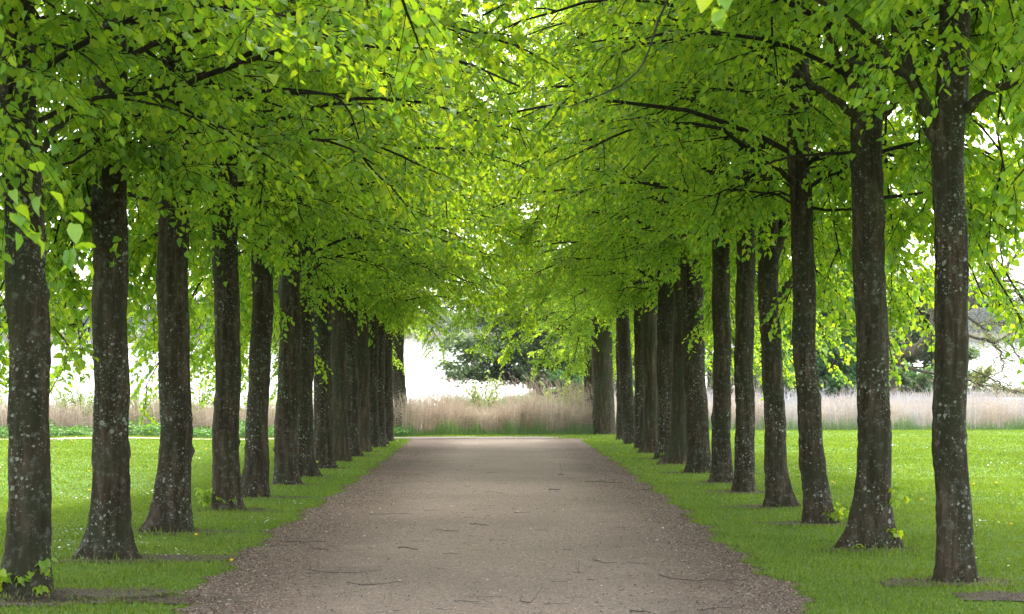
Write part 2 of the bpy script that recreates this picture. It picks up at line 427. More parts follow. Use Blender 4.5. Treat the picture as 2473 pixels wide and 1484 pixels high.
def crown_meshes(idx, seed):
    rng = np.random.RandomState(seed)
    H, AZ, Rr = [], [], []
    NL = 48
    for k in range(NL):
        u = (k + rng.uniform(0, 1)) / NL
        h = 3.9 + 8.4 * u ** 1.15
        H.append(h); AZ.append(k * 2.399963 + rng.uniform(-.35, .35))
    for k in range(9):                      # short spray close to the trunk
        H.append(rng.uniform(3.7, 6.5)); AZ.append(rng.uniform(0, 2 * pi))
    H = np.array(H); AZ = np.array(AZ); N = len(H)
    ca, sa = np.cos(AZ), np.sin(AZ)
    Rx = np.where(ca > 0, 3.6, 4.45); Ry = 2.5
    reach = 1 / np.sqrt((ca / Rx) ** 2 + (sa / Ry) ** 2)
    taper = 1 - np.where(ca < -.2, .40, .62) * sstep(7, 12.5, H)
    reach *= taper * rng.uniform(.82, 1.04, N)
    reach[NL:] *= .34
    low = 1 - sstep(4.5, 8, H)
    A = rng.uniform(.55, .85, N) + .25 * sstep(9, 12, H)
    B = A + low * np.where(ca > .25, .66, np.where(ca < -.25, -.10, .10)) + (1 - low) * -.15
    K = 10; t = np.linspace(0, 1, K)
    P = np.zeros((N, K, 3))
    wob = np.cumsum(rng.normal(0, .055, (N, K)), 1) * reach[:, None] / 3; wob -= wob[:, :1]
    P[:, :, 0] = ca[:, None] * reach[:, None] * t - sa[:, None] * wob
    P[:, :, 1] = sa[:, None] * reach[:, None] * t + ca[:, None] * wob
    P[:, :, 2] = H[:, None] + reach[:, None] * (A[:, None] * t - B[:, None] * t ** 2) + np.cumsum(rng.normal(0, .02, (N, K)), 1)
    Rl = (.034 * (reach / 4) ** .8)[:, None] * (1 - .82 * t[None]) + .004
    sec = side_shoots(P[:NL], 9, .22, (.7, 1.45), (.55, 1.15), (.02, .35), .10, 6, rng)
    sec2 = side_shoots(P[NL:], 5, .3, (.4, .8), (.5, 1.2), (.1, .5), .10, 6, rng)
    sec = np.concatenate([sec, sec2])
    tw = side_shoots(sec, 7, .15, (.28, .62), (.5, 1.1), (.15, .7), .12, 4, rng, .22)
    tips = np.concatenate([sec[:, 3:, :]])[:, :, :]
    lv = [leaf_on(tw, 8, rng), leaf_on(sec, 10, rng)]
    base, D, up, size, tone = [np.concatenate([l[k] for l in lv]) for k in range(5)]
    V, Fc = leaves(base, D, up, size)
    leaf_me = np_mesh('lime_crown_%d' % idx, V, Fc, M['lime_leaf'], {'tone': np.repeat(tone, len(LEAF_V))})
    acc = Acc()
    acc.add(*tubes(P, Rl, 6))
    n, k, _ = sec.shape
    acc.add(*tubes(sec, np.linspace(.011, .004, k)[None] * rng.uniform(.8, 1.3, (n, 1)), 4))
    n, k, _ = tw.shape
    acc.add(*tubes(tw, np.linspace(.0042, .0022, k)[None] * np.ones((n, 1)), 3))
    br_me = acc.mesh('lime_branches_%d' % idx, M['branch'], smooth=True)
    return leaf_me, br_me

CROWNS = [crown_meshes(i, 100 + i) for i in range(6)]

def trunk_mesh(name, seed, r, axis, htop=11.5, flare=1.0, roots=None, burrs=6, m=None, S=36):
    """axis: list of (z, dx) bends of the centre line, flare with root lobes at the foot"""
    rng = np.random.RandomState(seed)
    z = np.concatenate([np.linspace(-.22, .5, 13), np.linspace(.56, 5.5, 62), np.linspace(5.7, htop, 22)])
    a = np.arange(S) * 2 * pi / S
    cxn = np.interp(z, [p[0] for p in axis], [p[1] for p in axis])
    cxn = np.convolve(np.pad(cxn, 6, 'edge'), np.ones(13) / 13, 'valid')
    ph = rng.uniform(0, 6, 8)
    cxn = cxn + .012 * np.sin(z * 2.3 + ph[0]) + .008 * np.sin(z * 5.1 + ph[1])
    cyn = .03 * np.sin(z * .7 + ph[2]) + .012 * np.sin(z * 3.1 + ph[3])
    rr = r * .96 * np.interp(z, [-.3, .6, 1.5, 3.5, 5, 8, htop], [1.06, 1.06, 1.0, .98, .94, .62, .16])
    R = np.broadcast_to(rr[:, None], (len(z), S)).copy()
    A, Z = np.meshgrid(a, z)
    # buttress lobes
    if roots is None:
        roots = [(rng.uniform(0, 2 * pi), rng.uniform(.35, .9), rng.uniform(.25, .45)) for _ in range(5)]
    e = np.exp(-np.clip(Z + .05, 0, None) / .20)
    lobe = .28 * e * flare
    for (az, amp, w) in roots:
        dd = np.angle(np.exp(1j * (A - az)))
        lobe = lobe + amp * flare * np.exp(-(dd / w) ** 2) * np.exp(-np.clip(Z + .05, 0, None) / (.13 + .10 * amp))
    R *= 1 + lobe
    # fluting and lumps
    for k in range(2, 6):
        R *= 1 + .022 * np.sin(k * A + ph[k % 8] * k + .35 * Z * rng.uniform(-1, 1)) * (.6 + .4 * np.sin(Z * rng.uniform(.8, 2.) + ph[(k + 1) % 8]))
    for _ in range(burrs):
        az, bz = rng.uniform(0, 2 * pi), rng.uniform(.5, 4.2)
        amp, w, hz = rng.uniform(.07, .22), rng.uniform(.14, .3), rng.uniform(.03, .10)
        dd = np.angle(np.exp(1j * (A - az)))
        R *= 1 + amp * np.exp(-(dd / w) ** 2 - ((Z - bz) / hz) ** 2)
    R += rng.normal(0, .0045, R.shape)
    X = cxn[:, None] + R * np.cos(A); Y = cyn[:, None] + R * np.sin(A)
    V = np.stack([X, Y, Z], -1).reshape(-1, 3)
    n = len(z); i = (np.arange(n - 1)[:, None] * S); s = np.arange(S)[None]; s2 = (s + 1) % S
    Q = np.stack([i + s, i + s2, i + S + s2, i + S + s], -1).reshape(-1, 4)
    return np_mesh(name, V, Q, m or M['bark'], None, None, True), cxn[-24]

def smooth_pts(pts, n):
    pts = np.asarray(pts, float); m = len(pts)
    t = np.linspace(0, m - 1, n); i = np.clip(t.astype(int), 0, m - 2); f = (t - i)[:, None]
    p = lambda k: pts[np.clip(k, 0, m - 1)]
    a, b, c, d = p(i - 1), p(i), p(i + 1), p(i + 2)
    return .5 * ((2 * b) + (c - a) * f + (2 * a - 5 * b + 4 * c - d) * f ** 2 + (3 * b - a - 3 * c + d) * f ** 3)

def limb_mesh(name, pts, r0, r1, m, seed=0, n=16, S=8):
    rng = np.random.RandomState(seed)
    P = smooth_pts(pts, n); P[1:-1] += rng.normal(0, .25 * (r0 + r1) / 2, (n - 2, 3))
    R = np.linspace(r0, r1, n) * rng.uniform(.92, 1.1, n)
    V, Q = tubes(P[None], R[None], S)
    c = len(V)
    V = np.concatenate([V, P[-1:] + (P[-1:] - P[-2:-1]) * .15])
    k = (n - 1) * S; s = np.arange(S)
    T = np.stack([k + s, k + (s + 1) % S, np.full(S, c)], -1)
    return np_mesh(name, V, [Q, T], m, None, None, True)

# (row side, centre px at base, base depth from px, radius m, lean list [(py, px)], label, extra)
T = []
def tree(side, bx, d, r, lean, label, flare=1., roots=None, burrs=6, mat_=None): T.append(dict(side=side, bx=bx, d=d, r=r, lean=lean, label=label, flare=flare, roots=roots, burrs=burrs, mat=mat_))
W2 = 15600.0
def dl(bx): return W2 / abs(1222 - bx)
# left row, front to back
tree(-1, -290, dl(-290), .18, [], 'front lime of the left row, trunk outside the left edge, leafy twigs hanging in')
tree(-1, 74, dl(74), .172, [(1150, 80), (900, 75), (580, 60), (200, 40), (0, 30)], 'nearest whole lime trunk on the left, leafy shoots sprouting around its foot', .75, [(3.4, .9, .4), (5.6, .5, .4)], 9)
tree(-1, 272, dl(272), .185, [(1150, 270), (900, 266), (600, 270), (200, 265)], 'second whole lime trunk on the left, bell-shaped foot, thick limb rising left', 1.1, [(3.5, 1.1, .35), (5.9, 1.0, .33), (4.7, .4, .4), (1, .5, .4)], 8)
tree(-1, 424, dl(424), .192, [(1100, 424), (900, 423), (560, 417)], 'third whole lime trunk on the left, a mossy root running out to its left', .9, [(3.5, 1.6, .3), (5.6, .4, .4), (1, .5, .4)], 7)
tree(-1, 546, dl(546), .188, [(900, 549), (560, 543), (300, 540)], 'fourth whole lime trunk on the left, a clump of leafy shoots at its left foot', .8, None, 8)
tree(-1, 617, dl(617), .178, [(1000, 624), (800, 632), (560, 633)], 'fifth whole lime trunk on the left, leaning slightly right from a spreading foot', 1.1, [(3.3, 1.3, .4), (5.8, .6, .4)], 6)
tree(-1, 687, dl(687), .20, [(1000, 693), (900, 698), (600, 703)], 'sixth whole lime trunk on the left, forking in two just under the leaves', 1., None, 6)
tree(-1, 733, dl(733), .19, [(900, 735)], 'seventh lime on the left, half hidden behind the forked trunk', .9)
tree(-1, 782, dl(782), .205, [(900, 777)], 'eighth lime on the left, with yellowish leaf shoots at its left foot', 1.1, [(5.7, 1.1, .4), (4.4, .5, .4)])
tree(-1, 821, dl(821), .20, [(900, 815)], 'ninth lime on the left, greenish smooth bark beside a lichened neighbour', 1.1, None, 3, 'bark_plain')
tree(-1, 847, dl(847), .20, [(900, 845)], 'tenth lime on the left, a narrow slice of trunk flecked with pale lichen')
tree(-1, 874, dl(874), .24, [(900, 870)], 'eleventh lime on the left, broad trunk with olive moss on its face', 1., None, 4, 'bark_plain')
tree(-1, 900, dl(900), .20, [(900, 897)], 'twelfth lime on the left, a thin dark slice beside the broad mossy trunk')
tree(-1, 915, dl(915), .20, [], 'thirteenth lime on the left, thin slice of trunk third from the far end')
tree(-1, 933, dl(933), .22, [], 'second last lime of the left row, lichen on its right flank')
tree(-1, 971, 62.2, .27, [(1000, 968), (900, 960)], 'last lime of the left row, its dark trunk against the white lake', .9, [(5.9, .7, .5), (3.4, .4, .5)])
# right row, front to back
tree(1, 2735, dl(2735), .17, [], 'front lime of the right row, trunk outside the right edge, leafy twigs hanging in')
tree(1, 2303, dl(2303), .152, [(1200, 2300), (900, 2297), (600, 2298), (380, 2295), (200, 2302), (0, 2312)], 'nearest lime trunk on the right, slender and dark, forking high among the leaves', .9, [(3.6, .7, .35), (5.6, .5, .4)], 7)
tree(1, 2115, dl(2115), .178, [(1200, 2115), (900, 2106), (550, 2098), (300, 2090), (100, 2085)], 'second lime trunk on the right, heavily spotted with white lichen, long root reaching left', 1.0, [(3.45, 2.3, .28), (5.9, .7, .35), (4.7, .5, .4)], 6)
tree(1, 1976, dl(1976), .152, [(1150, 1962), (900, 1950), (560, 1935), (300, 1930)], 'third lime trunk on the right, leaning left, grass blades at its foot', .9, [(5.9, 1.2, .35), (3.4, .3, .4)], 8)
tree(1, 1882, dl(1882), .158, [(1100, 1872), (900, 1866), (700, 1858), (600, 1855)], 'fourth lime trunk on the right, splitting into a V under the leaves', 1., [(5.9, 1.3, .3), (3.5, .8, .4)], 8)
tree(1, 1797, dl(1797), .165, [(1000, 1797), (700, 1800)], 'fifth lime trunk on the right, straight with brown bare soil at its foot', .8, None, 7)
tree(1, 1745, dl(1745), .17, [(900, 1742), (600, 1742)], 'sixth lime trunk on the right, upright with scattered lichen above a flared foot', 1., [(3.5, 1.0, .4), (5.5, .5, .4)], 6)
tree(1, 1688, dl(1688), .235, [(1000, 1682), (800, 1675), (620, 1668)], 'seventh lime trunk on the right, thickest of the middle ones, tilted left', .8, [(3.5, .7, .4), (5.8, .5, .4)], 5)
tree(1, 1640, dl(1640), .225, [(900, 1648)], 'eighth lime on the right, its root flare peeping out left of the thick tilted trunk', 1.2, [(3.4, 1.3, .4)], 4, 'bark_plain')
tree(1, 1611, dl(1611), .24, [(900, 1608)], 'ninth lime on the right, yellow leaf shoots at its foot', .6, None, 5)
tree(1, 1575, dl(1575), .22, [(900, 1570)], 'tenth lime on the right, smooth olive bark streaked with damp', 1., [(3.4, 1.1, .4)], 3, 'bark_plain')
tree(1, 1550, dl(1550), .20, [(900, 1546)], 'eleventh lime on the right, narrow slice left of the olive trunk')
tree(1, 1525, dl(1525), .22, [(900, 1510), (750, 1503)], 'twelfth lime on the right, curved trunk set apart from its neighbours', .6)
tree(1, 1503, dl(1503), .19, [(900, 1500)], 'thirteenth lime on the right, a slice behind the curved trunk')
tree(1, 1461, 63.0, .44, [(900, 1453)], 'broad old lime at the far right end of the path, its grey face catching light', .45, None, 3, 'bark_plain')
tree(1, 1424, 66.5, .24, [], 'last lime of the right row, slim dark trunk against the broad one', .8, [(3.4, 1.2, .4)])

GROUP = 'lime trees of the avenue'
def LIFT(k):
    if k < 16: return {0: .0, 1: -.35, 2: -.25, 3: -.25, 6: .8}.get(k, 0.)
    return {16: .5, 17: 1.0, 18: .8, 19: .15}.get(k, .5 if k < 25 else .3)
ROOT = []
for k, t in enumerate(T):
    d = t['d']; x = (t['bx'] - 1222) * d / F; z = float(gz(x, d))
    root = empty('lime_tree', (x, d, z)); t['root'] = root; t['x'] = x; t['z'] = z
    tag(root, t['label'], 'tree', GROUP)
    ax = [(-.3, 0.), (0., 0.)]
    for (py, px) in t['lean']:
        hz = CAMZ - (py - 790) * d / F - z
        ax.append((hz, (px - t['bx']) * d / F))
    ax.sort()
    top = ax[-1]; ax.append((top[0] + 3, top[1] + .0)); ax.append((14, top[1]))
    me, cxt = trunk_mesh('lime_trunk', 300 + k, t['r'], ax, flare=t['flare'], roots=t['roots'], burrs=t['burrs'], m=M[t['mat'] or 'bark'])
    t['axis'] = ax
    link('trunk', me, root)
    v = (k * 5 + (3 if t['side'] > 0 else 0)) % 6
    lm, bm = CROWNS[v]
    rr = random.Random(900 + k)
    for nm, me2 in (('crown', lm), ('branches', bm)):
        o = link(nm, me2, root)
        rr2 = random.Random(700 + k)
        o.location = (np.interp(6., [p[0] for p in ax], [p[1] for p in ax]), 0, rr2.uniform(-.15, .35) + LIFT(k))
        o.rotation_euler = (0, 0, (0 if t['side'] > 0 else pi) + rr2.uniform(-.22, .22))
        s = rr2.uniform(.96, 1.06) * {31: .55, 30: .9}.get(k, 1)
        o.scale = (s, s * (1 if rr2.random() < .5 else -1), s)

def local(t, px, py, dd=0.):
    p = at(px, py, t['d'] + dd); return (p[0] - t['x'], p[1] - t['d'], p[2] - t['z'])
NL_ = 16
def limb(k, pts, w0, w1, curve=0.):
    """limb of tree k through picture points at the tree's own distance; curve bends it nearer or farther"""
    t = T[k]; s = t['d'] / F
    n = len(pts)
    P = [local(t, px, py, curve * i / max(1, n - 1)) for i, (px, py) in enumerate(pts)]
    o = link('limb', limb_mesh('lime_limb', P, w0 * s / 2 * (.68 if w0 < 16 else .9), w1 * s / 2 * .8, M['branch'] if w0 < 18 else M['bark_plain'], 40 + len(pts) + k), t['root'])
    return o
limb(17, [(2320, 285), (2345, 250), (2370, 232), (2410, 210), (2475, 188), (2540, 165)], 30, 16, -.4)
limb(17, [(2285, 420), (2262, 330), (2240, 262), (2215, 205), (2190, 120), (2160, 40), (2140, -40)], 46, 22, .3)
limb(17, [(2255, 300), (2235, 248), (2205, 195), (2165, 155), (2110, 95), (2060, 50), (1985, 0), (1930, -30)], 26, 12, -.6)
limb(17, [(2205, 192), (2150, 165), (2100, 155), (2040, 143)], 18, 9, -.3)
limb(18, [(2085, 300), (2020, 240), (1960, 200), (1915, 160)], 24, 10, -.6)
limb(18, [(2075, 240), (2045, 180), (2025, 130), (1990, 60), (1955, 0)], 24, 12, .4)
limb(18, [(2115, 300), (2158, 252), (2178, 215)], 26, 14, .2)
limb(18, [(2080, 368), (1985, 372), (1915, 378), (1850, 395)], 13, 6, -.5)
limb(19, [(1935, 500), (2005, 507), (2062, 505)], 12, 7, -.3)
limb(20, [(1878, 725), (1903, 690), (1932, 655), (1950, 600)], 24, 15, .3)
limb(20, [(1855, 680), (1880, 600), (1893, 540), (1908, 480), (1915, 420)], 34, 24, .2)
limb(20, [(1845, 112), (1780, 105), (1700, 102), (1600, 108), (1545, 90), (1460, 95), (1380, 112)], 14, 4, -1.2)
limb(21, [(1780, 335), (1700, 338), (1640, 345), (1590, 372), (1540, 425)], 11, 3, -1.5)
limb(22, [(1720, 360), (1660, 325), (1580, 285), (1490, 238)], 12, 5, -.8)
limb(2, [(262, 560), (225, 520), (200, 480), (170, 450), (140, 434)], 30, 15, -.5)
limb(1, [(90, 390), (115, 340), (145, 300), (195, 270)], 26, 11, -.3)
limb(1, [(85, 420), (140, 402), (175, 390), (220, 362)], 13, 8, -.2)
limb(3, [(415, 225), (520, 216), (620, 217), (720, 225), (790, 228), (830, 250), (855, 300), (880, 385)], 14, 4, -1.5)
limb(4, [(560, 140), (590, 88), (640, 66), (740, 58), (840, 75), (900, 130)], 12, 4, -1.5)
limb(6, [(700, 640), (722, 570), (740, 510), (748, 440)], 46, 30, .3)
limb(16, [(1640, -60), (1590, 50), (1555, 150), (1500, 205), (1440, 232), (1370, 258)], 9, 3, -.6)

# hanging sprigs and shoots: leaf clusters that belong to a tree
def sprig(k, name, pts, dd, nleaf, smin, smax, seed, spread=.05, m='lime_leaf', rad=.003):
    t = T[k]; rng = np.random.RandomState(seed)
    P = smooth_pts([local(t, px, py, dd) for px, py in pts], 8)[None]
    acc = Acc(); acc.add(*tubes(P, np.linspace(rad, .0015, 8)[None], 4), 0, 1)
    b, D, up, size, tone = leaf_on(P, nleaf, rng, smin, smax, .25)
    b = b + rng.normal(0, spread, b.shape)
    V, Fc = leaves(b, D, up, size); acc.add(V, Fc, np.repeat(tone, len(LEAF_V)))
    return link(name, acc.mesh('lime_sprig', [M[m], M['branch']]), t['root'])
sprig(0, 'hanging_twig', [(60, 330), (110, 450), (170, 560), (190, 640)], -1.4, 11, .09, .12, 5, .03)
sprig(0, 'hanging_twig', [(-20, 380), (20, 480), (60, 550), (90, 575)], -1.2, 10, .08, .11, 6, .03)
sprig(2, 'hanging_twig', [(300, 540), (290, 590), (275, 640)], -.4, 6, .07, .10, 7, .02)
sprig(16, 'hanging_twig', [(1770, -60), (1750, -10), (1735, 40)], -2.5, 7, .09, .12, 8, .03)
def foot_shoots(k, pxs, n, hgt, seed, smin=.04, smax=.075):
    """epicormic leaf shoots round the foot of a trunk"""
    t = T[k]; rng = np.random.RandomState(seed)
    for (px, py) in pxs:
        acc = Acc(); b0 = np.array(local(t, px, py, -t['r'] * .6)); P = []
        for _ in range(n):
            a = rng.uniform(0, 2 * pi); L = hgt * rng.uniform(.5, 1.1)
            P.append(polyline((b0 + rng.normal(0, .03, 3))[None], norm(np.array([[cos(a) * .6, sin(a) * .6 - .2, 1.]])), np.array([L]), 6, np.array([.3]), .15, rng)[0])
        P = np.array(P); acc.add(*tubes(P, np.linspace(.003, .0015, 6)[None] * np.ones((len(P), 1)), 3), 0, 1)
        b, D, up, size, tone = leaf_on(P, 7, rng, smin, smax, .2)
        V, Fc = leaves(b, D, up, size); acc.add(V, Fc, np.repeat(np.clip(tone + .25, 0, 1), len(LEAF_V)))
        link('leaf_shoot', acc.mesh('lime_foot_shoot', [M['lime_leaf'], M['stem']]), t['root'])
def bough(k, pts, dd, seed, w0=.026, nsec=13, ntw=8, nl=9, sl=(.5, 1.1)):
    """a long leafy bough of tree k reaching through picture points, bending dd metres nearer or farther"""
    t = T[k]; rng = np.random.RandomState(seed); n = len(pts)
    P = smooth_pts([local(t, px, py, dd * i / (n - 1)) for i, (px, py) in enumerate(pts)], 12)[None]
    sec = side_shoots(P, nsec, .12, sl, (.5, 1.2), (.0, .45), .12, 6, rng, .3)
    tw = side_shoots(sec, ntw, .1, (.25, .55), (.5, 1.1), (.15, .7), .12, 4, rng, .25)
    acc = Acc(); acc.add(*tubes(P, np.linspace(w0, .008, 12)[None], 6), 0, 1)
    acc.add(*tubes(sec, np.linspace(.011, .004, 6)[None] * np.ones((len(sec), 1)), 4), 0, 1); acc.add(*tubes(tw, np.linspace(.0042, .0022, 4)[None] * np.ones((len(tw), 1)), 3), 0, 1)
    lv = [leaf_on(tw, nl, rng), leaf_on(sec, nl, rng)]
    b, D, up, size, tone = [np.concatenate([l[q] for l in lv]) for q in range(5)]
    V, Fc = leaves(b, D, up, size); acc.add(V, Fc, np.repeat(tone, len(LEAF_V)))
    return link('bough', acc.mesh('lime_bough', [M['lime_leaf'], M['branch']]), t['root'])
for j, (k, pts, dd) in enumerate([
        (30, [(1450, 700), (1340, 715), (1260, 780), (1225, 850)], -1.), (30, [(1450, 740), (1385, 760), (1335, 810), (1312, 872)], -2.), (30, [(1450, 720), (1410, 770), (1395, 830), (1385, 870)], -1.5),
        (30, [(1455, 640), (1300, 640), (1170, 715), (1095, 790)], -2.5), (30, [(1455, 690), (1310, 700), (1215, 770), (1160, 835)], -3.), (30, [(1455, 560), (1280, 530), (1150, 600), (1085, 690)], -3.5),
        (30, [(1461, 600), (1350, 565), (1250, 640), (1190, 735)], -2.), (30, [(1461, 480), (1350, 440), (1240, 500), (1180, 600)], -3.), (15, [(965, 700), (1005, 720), (1035, 765), (1050, 815)], -1.5),
        (15, [(965, 560), (1070, 520), (1170, 590), (1225, 690)], -1.), (15, [(965, 620), (1050, 610), (1120, 680), (1150, 760)], -2.5), (15, [(965, 420), (1080, 380), (1180, 430), (1230, 520)], -2.),
        (30, [(1461, 350), (1340, 300), (1240, 340), (1180, 430)], -2.), (30, [(1455, 420), (1300, 380), (1190, 440), (1120, 540)], -3.5),
        (10, [(847, 480), (1000, 430), (1130, 480), (1215, 590)], .0), (10, [(847, 600), (980, 570), (1090, 630), (1160, 720)], 1.), (12, [(900, 400), (1030, 330), (1150, 370), (1230, 470)], .5), (12, [(900, 560), (1010, 520), (1120, 580), (1200, 660)], -1.),
        (24, [(1640, 480), (1480, 430), (1340, 480), (1250, 590)], .5), (25, [(1611, 600), (1480, 570), (1370, 640), (1290, 720)], 1.), (27, [(1550, 420), (1420, 350), (1300, 390), (1215, 480)], .0), (28, [(1525, 580), (1420, 540), (1310, 600), (1245, 690)], -1.),
        (18, [(2115, 370), (2250, 340), (2380, 365), (2465, 440)], .5), (19, [(1976, 420), (2150, 390), (2300, 395), (2430, 450)], 1.), (21, [(1797, 420), (2050, 360), (2300, 370), (2460, 430)], 1.), (18, [(2115, 110), (2250, 60), (2380, 90), (2480, 160)], .3),
        (19, [(1976, 230), (2180, 160), (2350, 200), (2470, 290)], .8), (20, [(1882, 560), (2020, 540), (2130, 590), (2210, 680)], 1.), (22, [(1745, 520), (1900, 520), (2050, 590), (2150, 690)], 1.), (18, [(2115, 480), (2220, 470), (2320, 480), (2380, 530)], 1.2),
        (2, [(265, 420), (200, 440), (150, 520), (125, 620)], 1.), (3, [(424, 560), (350, 580), (270, 680), (200, 790)], 2.), (5, [(617, 600), (520, 640), (450, 740), (400, 850)], 2.), (6, [(687, 700), (620, 720), (560, 780), (510, 860)], 2.),
        (10, [(847, 330), (1010, 290), (1150, 340), (1265, 450)], -2.), (12, [(900, 640), (1040, 600), (1160, 660), (1260, 750)], -1.), (9, [(821, 420), (990, 380), (1130, 430), (1240, 540)], 1.5), (11, [(874, 560), (1020, 540), (1150, 600), (1250, 690)], 1.),
        (23, [(1688, 420), (1500, 340), (1340, 380), (1220, 500)], 2.), (25, [(1611, 330), (1450, 260), (1310, 290), (1190, 400)], .0), (26, [(1575, 500), (1430, 450), (1310, 500), (1205, 610)], 1.), (27, [(1550, 640), (1430, 620), (1320, 680), (1230, 770)], -1.), (24, [(1640, 220), (1480, 130), (1330, 150), (1215, 260)], 1.), (28, [(1525, 300), (1420, 230), (1300, 250), (1200, 340)], .0),
        (22, [(1745, 150), (1500, 60), (1350, 90), (1255, 190)], .5), (24, [(1640, 380), (1480, 290), (1330, 310), (1250, 410)], .0), (9, [(821, 150), (1000, 40), (1120, 60), (1195, 150)], .5),
        (25, [(1611, 60), (1450, -20), (1330, 0), (1250, 90)], .0), (13, [(915, 480), (1040, 450), (1160, 510), (1240, 610)], -.5), (29, [(1503, 520), (1400, 480), (1300, 540), (1235, 640)], -.5), (8, [(782, 300), (960, 220), (1110, 260), (1210, 380)], .5), (23, [(1688, 300), (1500, 220), (1340, 260), (1235, 380)], .5), (11, [(874, 200), (1010, 110), (1130, 130), (1220, 230)], .0), (26, [(1575, 200), (1440, 110), (1310, 130), (1225, 230)], .5)]):
    bough(k, pts, dd, 1200 + j)
foot_shoots(1, [(85, 1380), (120, 1400), (20, 1420), (60, 1415)], 5, .30, 21, .04, .08)
foot_shoots(4, [(490, 1215), (500, 1205), (545, 1215)], 7, .32, 22)
foot_shoots(8, [(762, 1128), (752, 1130)], 6, .30, 23, .05, .08)
foot_shoots(18, [(2168, 1205), (2160, 1300), (2050, 1335)], 3, .16, 24, .05, .08)
foot_shoots(19, [(2015, 1240), (2012, 1255)], 6, .22, 25)
foot_shoots(25, [(1600, 1103), (1615, 1104)], 6, .22, 26, .05, .08)
foot_shoots(15, [(975, 1050)], 6, .25, 27, .05, .08)
foot_shoots(24, [(1655, 1132)], 6, .3, 28, .06, .09)

# bare soil round the trunk feet
def soil_patch(x, y, rx, ry, seed):
    rng = np.random.RandomState(seed); n = 48; a = np.arange(n) * 2 * pi / n
    r = 1 + sum(.2 / (j ** .6) * np.sin(j * a + rng.uniform(0, 6)) for j in range(2, 9))
    ring = [np.stack([x + rx * r * np.cos(a) * f, y + ry * r * np.sin(a) * f], -1) for f in (.33, .66, 1.)]
    P = np.concatenate([[[x, y]]] + ring); V = np.concatenate([P, (gz(P[:, 0], P[:, 1]) + .010)[:, None]], 1)
    Fq = []
    s = np.arange(n); s2 = (s + 1) % n
    Tq = np.stack([np.zeros(n, int), 1 + s, 1 + s2], -1)
    Q = np.concatenate([np.stack([1 + k * n + s, 1 + (k + 1) * n + s, 1 + (k + 1) * n + s2, 1 + k * n + s2], -1) for k in range(2)])
    return np_mesh('bare_soil', V, [Tq, Q], M['soil'])
SOIL = []
rsn = np.random.RandomState(5)
for k, t in enumerate(T):
    if k in (0, 16) or t['d'] > 46: continue
    rx, ry = rsn.uniform(.48, .72), rsn.uniform(.34, .5)
    xx = t['x'] + (-.10 * t['side']) + rsn.uniform(-.1, .1); yy = t['d'] - .12
    if k == 1: rx = 1.0; xx += .35; ry = .45
    if k == 2: rx = 1.05; xx += .28; ry = .42
    SOIL.append((xx, yy, rx, ry))
    tag(link('bare_soil', soil_patch(xx, yy, rx, ry, 60 + k)), kind='structure')
for j, (px, d, rx, ry) in enumerate([(2440, 13.3, .55, .28), (60, 13.0, .9, .3), (440, 13.1, .5, .3)]):
    xx = (px - 1222) * d / F; SOIL.append((xx, d, rx, ry))
    tag(link('bare_soil', soil_patch(xx, d, rx, ry, 160 + j)), kind='structure')

